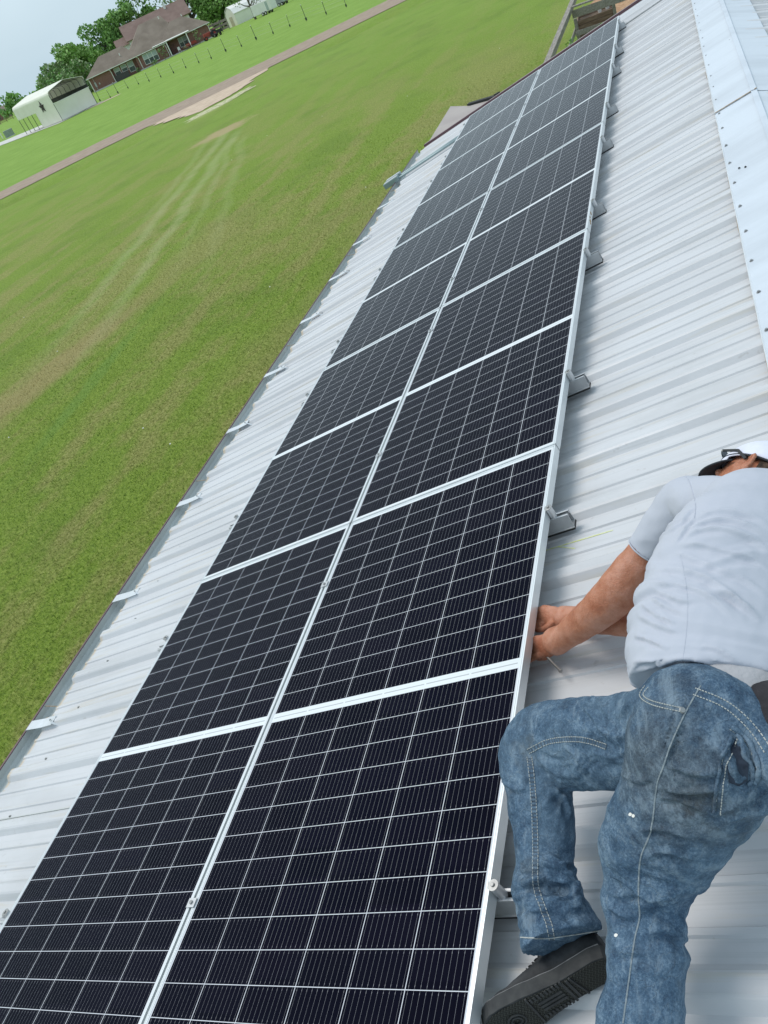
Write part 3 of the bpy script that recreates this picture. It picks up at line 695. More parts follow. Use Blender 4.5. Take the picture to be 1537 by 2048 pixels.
mk = [M_leafs[0],M_leafs[1]]; ml = [M_leafs[0],M_leafs[3]]; mo = [M_leafs[2],M_leafs[1]]
TR = 'trees around the brick house'
tl = [ # px-derived distances, behind the left end of the house
 ((-150,204),9.0,4.6,'pale olive tree lowest at the left end of the tree group',mo,.25),
 ((-146,212),11.5,5.0,'bushy green tree just left of the brick house roof corner',ml,.2),
 ((-143,222),13.5,5.2,'taller green tree behind the left hip of the brick roof',mk,.2),
 ((-137,224),14.0,4.8,'dark green tree behind the brick house ridge',mk,.3),
 ((-133,228),16.5,5.2,'tallest tree of the clump left of the white gable',mk,.3),
 ((-155,222),12.0,4.8,'green tree at the far left of the clump behind the carport roof',mk,.2),
 ((-138,196),7.5,3.6,'low rounded tree at the left wall of the brick house',mo,.1)]
for i,((x,y),h,cr,lb,mt,c0) in enumerate(tl):
    make_tree('leafy_tree', (x,y,0), h*1.06, cr*1.2, lb, mt, 10+i, .22, c0, 34, .36, group=TR)
make_tree('oak_tree', (-122,236,0), 18.5, 10.5, 'spreading oak with dark bare limbs showing, behind the houses', mo, 31, .55, .42, 15, .30, open_=1.0, nc=64, group=TR)
make_tree('leafy_tree', (-113,236,0), 16.5, 8.0, 'big bright green tree behind the right end of the brick house', ml, 32, .4, .15, 30, .36, nc=46, group=TR)
make_tree('leafy_tree', (-103,232,0), 15.5, 6.0, 'bright green tree above the grey wooden fence', ml, 33, .4, .15, 30, .36, nc=34, group=TR)
make_tree('yard_tree', (-84.6, 193.3, 0.0), 8.6, 4.6, 'small thin leaved tree standing in front of the cream shed', [M_leafs[2],M_leafs[2]], 34, .22, .4, 11, .17, open_=.8, nc=34)
# shrubs by the house walls
def lp(s,d,z=0): return Matrix.Translation(HA)@Matrix.Rotation(HANG,4,'Z')@Vector((s,d,z))
for i,(s,d,h,r,lb) in enumerate(((16.2,-1.9,1.3,1.1,'low dark shrub under the triple window'),(11.9,-.8,1.0,.6,'small dark shrub in the recess of the brick house'),(18.9,-2.0,3.1,1.2,'slim leafy bush at the left porch post'),(28.2,-1.6,3.4,1.1,'thin bush against the right wall of the brick house'),(24.5,-2.6,.9,1.2,'brownish low plants before the porch'))):
    make_tree('shrub', lp(s,d), h, r, lb, mo if i!=4 else [M_leafs[2],simple('dry_leaf',(.22,.12,.08),(.3,.18,.12),2,.8)], 50+i, .04, .1, 60, .13, 'shrub', nc=12)
# far tree line
mb = MB(); rs = np.random.RandomState(3); cl = []
for i in range(330):
    t = rs.rand(); x = -560+t*560*1.0; y = 430+rs.uniform(-25,60)+ (t*60)
    cl.append(((x,y,rs.uniform(.8,3.6)), rs.uniform(2.0,4.0)))
leafcloud(mb, cl, 4.2, 1.0, 5); tag(mb.build('far_treeline', [M_leafs[1],M_leafs[0]]), 'distant dark green treeline at the edge of the fields', 'trees', None, 'stuff')
for i,(x,y,h,cr,lb) in enumerate(((-292,318,8.5,6,'distant round tree right at the left edge of the picture'),(-272,330,8.5,6,'distant dark tree between the edge of the picture and the carport'),(-250,330,9.5,6,'distant tree just above the carport roof end'))):
    make_tree('distant_tree', (x,y,0), h, cr, lb, mk, 70+i, .3, .1, 7, .7, nc=22)
# distant houses at far left
def small_house(loc, ang, w, d, h, roofm, wallm, label, name='distant_house'):
    r = frame_empty(name, loc, ang); mb = MB(); mb.b2((-w/2,-d/2,-.2),(w/2,d/2,h)); mb.build('wall', wallm, r)
    mb = MB(); mb.prism([(-w/2-.4,-d/2-.5,h-.1),(-w/2-.4,0,h+d*.28),(-w/2-.4,d/2+.5,h-.1)], (w+.8,0,0)); mb.build('roof', roofm, r)
    for k in (-.28,.25):
        mb = MB(); mb.b2((w*k-.5,-d/2-.06,.9),(w*k+.5,-d/2-.01,2.1)); mb.build('window', M_glassw, r)
    return tag(r, label, 'house')
small_house((-330,380,0), R(30), 20, 10, 3.0, M_shingle, M_brick, 'distant brick house with grey roof at the left picture edge')
small_house((-168,235,0), R(35), 7, 7, 4.6, M_shingle2, M_white, 'white gabled building peeking over the carport roof')
# rail fence far left, utility box, marker post
mb = MB(); fr = empty('rail_fence', (-250,300,0)); 
for k in range(12):
    mb.b2((k*3-.1,-.1,0),(k*3+.1,.1,1.5))
for z in (.5,.9,1.3): mb.b2((0,-.03,z-.08),(33,.03,z+.08))
mb.build('rails', M_wood2, fr); fr.rotation_euler = (0,0,R(200)); tag(fr, 'brown rail fence at the far left behind the carport', 'fence')
ub = empty('utility_box', (-127.8,149.9,0), (0,0,R(30))); mb=MB(); mb.b2((-.9,-.7,0),(.9,.7,1.35)); mb.build('cabinet', simple('utility_green',(.22,.27,.22),(.28,.33,.28),2,.5), ub, bevel=.05); mb=MB(); mb.b2((-1.0,-.8,-.1),(1.0,.8,.1)); mb.build('base', M_conc, ub); tag(ub,'grey green utility cabinet in the grass left of the carport','utility box')
mp_ = empty('marker_post', (-134.4, 155.0, 0.0)); mb=MB(); mb.b2((-.08,-.08,0),(.08,.08,1.1)); mb.build('post',M_white,mp_); mb=MB(); mb.b2((-.3,-.04,1.0),(.3,.04,1.12)); mb.build('crosspiece',M_white,mp_); tag(mp_,'short white marker post at the left picture edge','post')

# ------------------------------------------------------------------ shed, fence, machines
SA = (-101.6,214.4,0); sang = math.atan2(202.0-214.4,-89.0+101.6)
sh = frame_empty('shed', SA, sang + R(0)); tag(sh, 'cream barn style shed behind the little tree', 'shed')
mb = MB(); mb.prism([(0,0,-.1),(6.4,0,-.1),(6.4,0,2.5),(5.3,0,3.5),(3.2,0,4.1),(1.1,0,3.5),(0,0,2.5)], (3.5,9.0,0)); mb.build('wall', M_cream, sh)
mb = MB(); 
for a,b in (((-.15,2.45),(1.0,3.6)),((1.0,3.6),(3.2,4.25)),((3.2,4.25),(5.4,3.6)),((5.4,3.6),(6.55,2.45))):
    mb.prism([(a[0],-.1,a[1]),(b[0],-.1,b[1]),(b[0],-.1,b[1]+.09),(a[0],-.1,a[1]+.09)], (3.6,9.3,0))
mb.build('roof', M_white, sh)
mb = MB(); mb.b2((2.1,-.06,0),(4.3,-.01,2.1)); dd = mb.build('door', simple('shed_door',(.46,.42,.30),(.52,.48,.36),2,.6), sh); mb=MB(); mb.b2((3.1,-.1,.95),(3.2,-.06,1.15)); mb.build('handle',M_blk,dd)
wf = empty('wood_fence', (-98.0, 206.9, 0.0), (0,0,R(152))); 
for k in range(3): 
    mb=MB(); mb.b2((0,-.04,.35+k*.8),(13,.04,.85+k*.8)); mb.build('board',M_wood,wf)
for k in range(5): mb=MB(); mb.b2((k*3.2-.1,.05,0),(k*3.2+.1,.2,2.7)); mb.build('post',M_wood,wf)
tag(wf,'dark weathered wooden board fence between the brick house and the shed','fence')
def wheel(mb_t, mb_r, c, r, w, ax):
    c=Vector(c); ax=Vector(ax); mb_t.tube([c-ax*w/2,c+ax*w/2], r, 16); mb_r.tube([c-ax*(w/2+.02),c+ax*(w/2+.02)], r*.5, 12)
tr = empty('tractor', (-97.7, 194.8, 0.0), (0,0,R(35)))
mb=MB(); mb.b2((-1.6,-.4,.7),(.3,.4,1.5)); mb.b2((.3,-.55,.7),(1.3,.55,1.2)); mb.b2((1.0,-.6,1.2),(1.5,.6,1.7)); mb.build('body',M_red,tr,bevel=.06)
mb=MB(); mb.b2((.5,-.3,1.2),(.95,.3,1.35)); mb.b2((.9,-.3,1.35),(1.0,.3,1.75)); mb.build('seat',M_blk,tr)
mb=MB(); mb.tube([(-.7,0,1.5),(-.7,0,2.2)],.05,6); mb.build('exhaust',M_dark,tr)
for (x,y,r,w) in ((1.0,.85,.8,.4),(1.0,-.85,.8,.4),(-1.3,.65,.45,.25),(-1.3,-.65,.45,.25)):
    a=MB();b=MB(); wheel(a,b,(x,y,r),r,w,(0,1,0)); q=a.build('wheel',M_blk,tr); b.build('rim',M_red,q)
tag(tr,'small red tractor parked at the right end of the brick house','tractor')
ct = empty('utility_cart', (-95.3, 193.5, 0.0), (0,0,R(-30)))
mb=MB(); mb.b2((-1.5,-.8,.6),(1.5,.8,.75)); mb.b2((-1.5,-.8,.75),(-1.42,.8,1.3)); mb.b2((1.42,-.8,.75),(1.5,.8,1.3)); mb.build('bed',M_dark,ct)
for y in (-.85,.85): a=MB();b=MB(); wheel(a,b,(.2,y,.38),.38,.2,(0,1,0)); q=a.build('wheel',M_blk,ct); b.build('rim',M_steel,q)
tag(ct,'dark low utility cart beside the red tractor','cart')
def trailer(loc, ang, L, h, lab, mat):
    o = empty('trailer', loc, (0,0,ang)); mb=MB(); mb.b2((0,-1.1,.5),(L,1.1,h)); mb.build('body',mat,o,bevel=.12)
    for y in (-1.12,1.12):
        for x in (L*.5,L*.5+.9): a=MB();b=MB(); wheel(a,b,(x,y,.36),.36,.22,(0,1,0)); q=a.build('wheel',M_blk,o); b.build('rim',M_white,q)
    mb=MB(); mb.bar((0,0,.55),(-1.3,0,.55),.12,.12); mb.build('hitch',M_dark,o)
    mb=MB(); mb.b2((L*.75,-1.125,.7),(L*.75+.7,-1.105,h-.3)); mb.build('door',M_blind,o)
    return tag(o,lab,'trailer')
M_grey=simple('grey_trailer_paint',(.26,.27,.28),(.34,.35,.36),1,.5)
trailer((-84.4, 194.0, 0.0), R(-18), 6.0, 2.7, 'white enclosed trailer right of the little tree', M_white)
trailer((-86.0, 208.2, 0.0), R(-10), 5.5, 2.4, 'grey enclosed trailer at the top edge of the picture', M_grey)

# ------------------------------------------------------------------ corral beyond the barn
co = empty('corral_fence', (-.4,20,0)); tag(co, 'weathered grey board corral fence with flat top rail beyond the barn', 'fence')
def cobar(a,b,w,h,name,m=M_wood):
    a=Vector(a)-Vector((-.4,20,0)); b=Vector(b)-Vector((-.4,20,0)); mb=MB(); mb.bar(a,b,w,h); return mb.build(name,m,co,bevel=.006)
cobar((-.40,16.0,1.40),(-.33,31.5,1.40),.15,.045,'top_rail'); cobar((-.43,16.0,1.26),(-.36,31.5,1.26),.035,.20,'side_rail'); cobar((-.43,16.0,.62),(-.36,31.5,.62),.035,.14,'side_rail')
cobar((-.30,26.75,1.40),(4.6,26.0,1.40),.14,.045,'top_rail'); cobar((-.30,26.72,1.20),(4.6,25.97,1.20),.035,.22,'side_rail'); cobar((-.30,26.72,.65),(4.6,25.97,.65),.035,.15,'side_rail')
for y in (17,19,21.0,22.9,24.8,26.7,28.8,31.2): cobar((-.31,y,-.2),(-.31,y,1.375),.10,.10,'post')
for x in (1.1,2.6,4.1): cobar((x,26.55-(x+.3)*.153,-.2),(x,26.55-(x+.3)*.153,1.375),.10,.10,'post')
pb = empty('planter_crate', (.28,27.9,0), (0,0,R(2))); tag(pb,'brown plank sided crate standing inside the corral beyond the barn','crate')
for k in range(6):
    mb=MB(); mb.b2((-.56,-.52,.02+k*.145),(.56,-.48,.155+k*.145)); mb.build('plank',M_wood2,pb,bevel=.006)
    mb=MB(); mb.b2((-.56,.48,.02+k*.145),(.56,.52,.155+k*.145)); mb.build('plank',M_wood2,pb,bevel=.006)
    for sx in (-.58,.54): mb=MB(); mb.b2((sx,-.475,.02+k*.145),(sx+.04,.475,.155+k*.145)); mb.build('plank',M_wood2,pb,bevel=.006)
mb=MB(); mb.b2((-.54,-.47,.05),(.54,.47,.80)); mb.build('filling', simple('crate_soil',(.09,.06,.04),(.16,.11,.07),9,.95), pb)
for (x,y) in ((-.60,-.55),(.60,-.55)): mb=MB(); mb.b2((x-.05,y-.05,0),(x+.05,y+.05,.98)); mb.build('corner_post', M_wood, pb)
for (x,y,lb,s) in ((.42,28.0,'small white pot on the brown crate, left one',1),(.66,28.15,'small white pot on the brown crate, right one',1.15)):
    o=empty('flower_pot',(x,y,.80)); mb=MB(); mb.tube([(0,0,0),(0,0,.24*s)],[.05*s,.08*s],12); mb.build('pot',M_white,o,smooth=False); mb=MB(); mb.tube([(0,0,.24*s),(0,0,.26*s)],.088*s,12); mb.build('rim',M_white,o); tag(o,lb,'pot')
for (x,y,h,r,lb) in ((.02,24.5,.9,.55,'dark leafy bush against the near side of the corral fence'),(.6,25.3,.8,.6,'dark leafy bush at the foot of the corral cross rail'),(1.0,24.0,.6,.6,'dark low bush below the barn gable'),(-1.15,20.6,.45,.35,'small green bush outside the corral rail')):
    make_tree('bush', (x,y,0), h, r, lb, mk, int(y*10), .02, .1, 900, .045, 'shrub', nc=12)

# ------------------------------------------------------------------ grass blades on the near lawn
rs = np.random.RandomState(11); NB = 420000
Y = -6+44*rs.rand(NB*2)**1.35; X = x0-.15-(24*rs.rand(NB*2)**1.25)
dd_ = np.hypot(X-2.7,Y+2.6); keep = (X > -26) & (rs.rand(NB*2) < np.clip(11/dd_,0,1)*np.clip((34-dd_)/16,0,1)); X = X[keep][:NB]; Y = Y[keep][:NB]; n = len(X)
D = np.hypot(X-2.7,Y+2.6)
Zg = np.array([gh(a,b) for a,b in zip(X,Y)])
hgt = (.018+.022*rs.rand(n))*(1+D*.008); wd = (.0017+.0014*rs.rand(n))*(1+D*.07); a = rs.rand(n)*2*np.pi; tl_ = rs.rand(n)*.9*hgt; b = rs.rand(n)*2*np.pi
P0 = np.c_[X-np.cos(a)*wd, Y-np.sin(a)*wd, Zg-.003]; P1 = np.c_[X+np.cos(a)*wd, Y+np.sin(a)*wd, Zg-.003]; P2 = np.c_[X+np.cos(b)*tl_, Y+np.sin(b)*tl_, Zg+hgt]
V = np.stack([P0,P1,P2],1).reshape(-1,3); me = bpy.data.meshes.new('grass')
me.vertices.add(3*n); me.vertices.foreach_set('co', V.ravel()); me.loops.add(3*n); me.loops.foreach_set('vertex_index', np.arange(3*n)); me.polygons.add(n)
me.polygons.foreach_set('loop_start', np.arange(n)*3); me.update(calc_edges=True); me.materials.append(M_blade)
go = bpy.data.objects.new('grass', me); COL.objects.link(go); tag(go,'short mown grass blades of the lawn below the eave','grass',None,'stuff')
# a few white flowers
fl = MB(); 
for k in range(22):
    x = rs.uniform(-18,-3); y = rs.uniform(1,34); fl.tube([(x,y,gh(x,y)+.04),(x,y,gh(x,y)+.055)],[.012,.016],6)
tag(fl.build('clover_flowers', M_white),'tiny white flowers scattered over the lawn','flowers',None,'stuff')

# ------------------------------------------------------------------ the man working at the panel edge
EYE = Vector((2.6808, -2.58404, 5.3))
BR = Vector((0.90387, 0.24369, -0.35161)); BU = -Vector((-0.11797, -0.64805, -0.7524)); BD = -Vector((-0.41121, 0.72156, -0.55701))   # side, over, towards the roof ridge walker
def loft(mb, rings, ratio=1.0, seg=28, cap0=True, cap1=True, step=.012):
    C = [Vector(r[:3]) for r in rings]; r_ = [r[3] for r in rings]; q_ = [(r[4] if len(r)>4 else ratio) for r in rings]
    pts=[]; n=len(C)
    for i in range(n-1):
        k = max(2, int((C[i+1]-C[i]).length/step)); p0=C[max(i-1,0)];p1=C[i];p2=C[i+1];p3=C[min(i+2,n-1)]
        for j in range(k):
            t=j/k; p = .5*((2*p1)+(p2-p0)*t+(2*p0-5*p1+4*p2-p3)*t*t+(3*p1-p0-3*p2+p3)*t**3)
            s_=t*t*(3-2*t); pts.append((p, r_[i]+(r_[i+1]-r_[i])*s_, q_[i]+(q_[i+1]-q_[i])*s_))
    pts.append((C[-1],r_[-1],q_[-1]))
    P=[p for p,_,_ in pts]; T=[(P[min(i+1,len(P)-1)]-P[max(i-1,0)]).normalized() for i in range(len(P))]
    rows=[]
    if cap0:
        for a in (80,60,40,20): rows.append((P[0]-T[0]*pts[0][1]*math.sin(R(a)), T[0], pts[0][1]*math.cos(R(a)), pts[0][2]))
    for i in range(len(P)): rows.append((P[i],T[i],pts[i][1],pts[i][2]))
    if cap1:
        for a in (20,40,60,80): rows.append((P[-1]+T[-1]*pts[-1][1]*math.sin(R(a)), T[-1], pts[-1][1]*math.cos(R(a)), pts[-1][2]))
    vs=[]
    for p,t,r,q in rows:
        D=(p-EYE).normalized(); A=D.cross(t).normalized(); B=t.cross(A)
        for k in range(seg):
            a=2*math.pi*k/seg; vs.append(p+A*math.cos(a)*r+B*math.sin(a)*r*q)
    m=len(rows)
    fs=[(i*seg+k,i*seg+(k+1)%seg,(i+1)*seg+(k+1)%seg,(i+1)*seg+k) for i in range(m-1) for k in range(seg)]
    fs+=[tuple(range(seg))[::-1],tuple((m-1)*seg+k for k in range(seg))]
    mb.add(vs,fs)
def fuse(mb, name, mat, voxel, smooth=6, sf=.5, parent=None, disp=None):
    me = bpy.data.meshes.new(name); me.from_pydata(mb.v,[],mb.f)
    bm=bmesh.new(); bm.from_mesh(me); bmesh.ops.recalc_face_normals(bm,faces=bm.faces); bm.to_mesh(me); bm.free()
    o = bpy.data.objects.new(name, me); COL.objects.link(o)
    m=o.modifiers.new('r','REMESH'); m.mode='VOXEL'; m.voxel_size=voxel
    m=o.modifiers.new('s','SMOOTH'); m.factor=sf; m.iterations=smooth
    dg=bpy.context.evaluated_depsgraph_get(); ev=o.evaluated_get(dg); nm=bpy.data.meshes.new_from_object(ev)
    o.modifiers.clear(); old=o.data; o.data=nm; bpy.data.meshes.remove(old); nm.name=name
    if disp:
        nv=len(nm.vertices); co=np.empty(nv*3); nm.vertices.foreach_get('co',co); co=co.reshape(-1,3); no=np.empty(nv*3); nm.vertices.foreach_get('normal',no); no=no.reshape(-1,3)
        d=np.array([disp(Vector(c), Vector(n_)) for c,n_ in zip(co,no)]); nm.vertices.foreach_set('co',(co+no*d[:,None]).ravel()); nm.update()
    nm.materials.clear(); nm.materials.append(mat); nm.shade_smooth()
    if parent: o.parent=parent
    return o
def bvh(o): return BVHTree.FromPolygons([v.co.copy() for v in o.data.vertices],[tuple(p.vertices) for p in o.data.polygons])
def rid(p, oct_=2):   # ridged noise
    s=0;a=1
    for i in range(oct_): s+=a*(1-abs(noise.noise(p))*2.2); p=p*2.03; a*=.5
    return s

def skin_mat():
    t=NT('tanned_skin'); o=t.co(); f=t.noise(o,17,6,.65); g_=t.noise(o,170,5,.7)
    c=t.ramp(f,[(.35,(.36,.125,.065)),(.5,(.46,.19,.11)),(.65,(.54,.26,.175))]); c=t.mix(t.M('MULTIPLY',t.step(g_,.50,.66),.18),c,(.30,.11,.07,1))
    t.p.inputs['Subsurface Weight'].default_value=.12; t.p.inputs['Subsurface Radius'].default_value=(.01,.004,.002)
    return t.fin(c,.5,0,t.bump(t.M('ADD',g_,t.M('MULTIPLY',f,.5)),.7,.004),.4)
M_skin=skin_mat()
DIRT=tuple(Vector((2.5148, -1.7572, 4.0053))-Vector((2.5206, -1.3126, 3.5213)))
def denim_mat():
    t=NT('washed_blue_denim'); o=t.co(); big=t.noise(o,5,4); mid=t.noise(o,26,6,.7); fine=t.noise(o,210,4,.8)
    wv=t.noise(t.mp(o,(1,1,1),(0,R(15),0)),420,2,.8)
    vo=t.N('ShaderNodeTexVoronoi'); vo.feature='DISTANCE_TO_EDGE'; ds=t.N('ShaderNodeTexNoise'); t.S(ds.inputs['Vector'],o); ds.inputs['Scale'].default_value=22; ds.inputs['Detail'].default_value=4
    vm=t.N('ShaderNodeVectorMath'); vm.operation='SCALE'; t.S(vm.inputs[0],ds.outputs['Color']); vm.inputs['Scale'].default_value=.05
    va=t.N('ShaderNodeVectorMath'); t.S(va.inputs[0],o); t.S(va.inputs[1],vm.outputs[0]); t.S(vo.inputs['Vector'],va.outputs[0]); vo.inputs['Scale'].default_value=34
    vein=t.step(vo.outputs['Distance'],.035,.0); vein=t.M('MULTIPLY',vein,t.step(mid,.45,.62))
    c=t.ramp(t.M('ADD',t.M('MULTIPLY',mid,.5),t.M('MULTIPLY',fine,.5)),[(.37,(.024,.046,.084)),(.50,(.066,.120,.188)),(.65,(.19,.275,.365))])
    c=t.mix(t.M('MULTIPLY',t.step(big,.44,.60),.25),c,(.16,.24,.31,1))
    c=t.mix(t.M('MULTIPLY',vein,.30),c,(.30,.38,.45,1))
    dirt=t.noise(t.mp(o,(1,1,1),(0,0,0),(3,1,2)),3.3,6,.65); c=t.mix(t.M('MULTIPLY',t.step(dirt,.52,.66),.55),c,(.085,.085,.072,1))
    sp=t.N('ShaderNodeVectorMath'); sp.operation='DISTANCE'; t.S(sp.inputs[0],o); sp.inputs[1].default_value=DIRT
    sm=t.M('MULTIPLY',.62,t.step(t.M('ADD',sp.outputs['Value'],t.M('MULTIPLY',t.M('SUBTRACT',t.noise(o,9,5,.7),.5),.35)),.20,.04)); c=t.mix(t.M('MULTIPLY',sm,.72),c,t.mix(fine,(.035,.038,.036,1),(.13,.125,.10,1)))
    stk=t.noise(t.mp(o,(34,5,34)),1.0,5,.7); c=t.mix(t.M('MULTIPLY',t.step(stk,.50,.66),.40),c,(.26,.34,.41,1)); c=t.mix(t.M('MULTIPLY',t.step(stk,.48,.34),.45),c,(.022,.045,.08,1))
    c=t.mix(t.M('MULTIPLY',t.step(wv,.5,.7),.22),c,(.24,.30,.36,1))
    h=t.M('ADD',t.M('MULTIPLY',mid,1.0),t.M('ADD',t.M('MULTIPLY',fine,.35),t.M('MULTIPLY',vein,.4)))
    return t.fin(c,.9,0,t.bump(h,.8,.005),.15)
M_denim=denim_mat()
M_denimd=simple('dark_denim_seam',(.03,.05,.08),(.09,.13,.17),300,.9,0,.6,500,bdist=.002)
M_thread=simple('cream_thread',(.34,.36,.35),(.52,.53,.50),300,.8)
def shirt_mat():
    t=NT('pale_grey_cotton'); o=t.co(); f=t.noise(t.mp(o,(1,1,1)),6,5); g_=t.noise(o,500,3,.8); h=t.noise(t.mp(o,(9,30,30),(0,R(20),R(10))),6,4)
    c=t.mix(f,(.45,.475,.54,1),(.51,.535,.60,1)); c=t.mix(t.M('MULTIPLY',t.step(h,.5,.75),.12),c,(.42,.45,.52,1)); c=t.mix(t.M('MULTIPLY',g_,.1),c,(.35,.38,.44,1))
    return t.fin(c,.9,0,t.bump(g_,.25,.0012),.15)
M_shirt=shirt_mat()
M_hair=simple('short_brown_hair',(.040,.025,.016),(.12,.078,.052),90,.8,0,1.0,260,bdist=.004)
M_capw=simple('white_cap_cloth',(.66,.68,.80),(.72,.74,.84),30,.85,0,.2,300,bdist=.001)
M_capd=simple('dark_cap_bill',(.018,.022,.028),(.035,.042,.05),60,.8)
M_shoe=simple('black_shoe_leather',(.014,.015,.017),(.045,.047,.05),24,.72,0,.5,90,bdist=.003,lo=.4,hi=.75)
M_sole=simple('dark_rubber_sole',(.022,.024,.026),(.045,.047,.047),30,.8)
def tread_mat():
    t=NT('treaded_rubber'); o=t.co('UV'); 
    s=t.N('ShaderNodeSeparateXYZ'); t.S(s.inputs[0],o); x,y=s.outputs[0],s.outputs[1]
    z=t.M('PINGPONG',t.M('MULTIPLY',y,1.0),.006); v=t.M('FRACT',t.M('DIVIDE',t.M('ADD',x,z),.0075)); hh=t.step(v,.45,.6)
    n_=t.noise(t.co(),30,5); c=t.mix(hh,(.012,.013,.012,1),(.05,.053,.048,1)); c=t.mix(t.M('MULTIPLY',n_,.35),c,(.06,.06,.045,1))
    return t.fin(c,.85,0,t.bump(hh,1.0,.003),.3)
M_tread=tread_mat()

pelvis=Vector((2.5206, -1.3126, 3.5213))
man=empty('person', pelvis); morg=Vector(pelvis)
tag(man,'man in grey shirt, blue jeans and white cap lying on the roof beside the panels','person')
def adopt(o, par=None):
    o.data.transform(Matrix.Translation(-morg)); o.parent = par or man; return o

# ---- clothes
mb=MB()
loft(mb,[(2.5927, -1.5597, 3.9841, 0.1597),(2.6016, -1.4897, 3.9967, 0.1728),(2.6197, -1.4128, 4.0117, 0.1782),(2.6442, -1.3362, 4.0284, 0.173),(2.6749, -1.2789, 4.0467, 0.1687),(2.6993, -1.2229, 4.053, 0.1609),(2.7175, -1.1465, 4.0474, 0.1309)],.66,36,cap0=False)
loft(mb,[(2.5606, -0.9726, 3.9655, 0.0608),(2.6346, -1.0653, 4.0207, 0.0672),(2.7207, -1.1845, 4.0585, 0.0684),(2.8158, -1.244, 4.0418, 0.0552)],.85)
loft(mb,[(2.5896, -1.0248, 3.9936, 0.0623),(2.5559, -0.9702, 3.9642, 0.0634),(2.5053, -0.9812, 3.9099, 0.0597),(2.4434, -1.0047, 3.8422, 0.052)],.95,cap1=False)
loft(mb,[(2.8158, -1.244, 4.0418, 0.0552),(2.8222, -1.237, 3.9401, 0.0509),(2.7333, -1.2009, 3.8345, 0.0477)],.95,cap1=False)
# a little loose cloth at the waist
loft(mb,[(2.4631, -1.2388, 3.9196, 0.0302),(2.4429, -1.3252, 3.9144, 0.0271),(2.4355, -1.4292, 3.9021, 0.0217),(2.436, -1.4726, 3.9022, 0.0181)],1.0)
TOP=Vector((2.6926, -1.1515, 4.0409)); BOT=Vector((2.5927, -1.5597, 3.9841)); AX=(TOP-BOT); AL=AX.length; AX.normalize()
SH=Vector((2.5123, -1.0444, 3.891))
def shirt_d(p,n_):
    t=(p-BOT).dot(AX)/AL; q=p-BOT-AX*(t*AL); s=q.dot(BR)
    body=max(0,min(1,(1.0-t)/.25))
    # arcs running from the armpit across the back
    arc=t*AL*11+ s*s*14 - s*2.2
    w=noise.noise(Vector((s*4.5,arc*1.0,p.z*2+3)))*.5+.5
    f1=rid(Vector((s*3.2+7, arc*1.7+noise.noise(p*6)*.7, 1.3)),2)-1.0
    m=.35+.65*max(0,min(1,(.95-t)/.3))*max(0,min(1,(t+.05)/.2))
    side=max(0,min(1,(-s-.06)/.10))
    f2=rid(Vector((s*5, t*AL*26+s*9+noise.noise(p*9)*.9, 4.1)),2)-1.0
    d=.0075*f1*m*body*w+.0070*f2*side*m*body
    # sleeve creases near the armpit
    r=(p-SH).length
    if r<.16: d+=.003*(rid(Vector(((p-SH).dot(BU)*26,(p-SH).dot(BR)*6,2)),1)-.8)*(1-r/.16)
    d+=.0012*noise.noise(p*40)
    # side seam
    return max(-.012,min(.012,d))
from mathutils.kdtree import KDTree
def drape0(tree, pts, step=.004):
    P=[Vector(p) for p in pts]; out=[]
    for i in range(len(P)-1):
        p0=P[max(i-1,0)];p1=P[i];p2=P[i+1];p3=P[min(i+2,len(P)-1)]; k=max(1,int((p2-p1).length/step))
        for j in range(k):
            t=j/k; q=.5*((2*p1)+(p2-p0)*t+(2*p0-5*p1+4*p2-p3)*t*t+(3*p1-p0-3*p2+p3)*t**3)
            h=tree.ray_cast(EYE,(q-EYE).normalized())
            if h[0] is not None and (h[0]-q).length<.35:
                e=(i+t)/(len(P)-1); out.append((h[0],min(1,e*5)*min(1,(1-e)*4)))
    return out
def fold_disp(o, folds, base):
    me=o.data; tree=BVHTree.FromPolygons([v.co.copy() for v in me.vertices],[tuple(p.vertices) for p in me.polygons])
    kds=[]
    for pts,w,a in folds:
        L=drape0(tree,pts)
        if len(L)<2: continue
        kd=KDTree(len(L))
        for i,(p,e) in enumerate(L): kd.insert(p,i)
        kd.balance(); kds.append((kd,L,w,a))
    nv=len(me.vertices); cs=[v.co.copy() for v in me.vertices]; ns=[v.normal.copy() for v in me.vertices]
    for i in range(nv):
        d=base(cs[i],ns[i]); c=cs[i]
        for kd,L,w,a in kds:
            co,ix,ds=kd.find(c)
            if ds<w*4:
                p,e=L[ix]; up=(c-p).dot(AXF)
                x=ds/w*(1 if up>0 else -1)
                d+=a*e*(math.exp(-x*x)-.75*math.exp(-(x+1.9)**2/1.3))
        me.vertices[i].co=c+ns[i]*max(-.018,min(.018,d))
    me.update()
AXF=AX
shirt=fuse(mb,'shirt',M_shirt,.0042,5,.5,None,None)
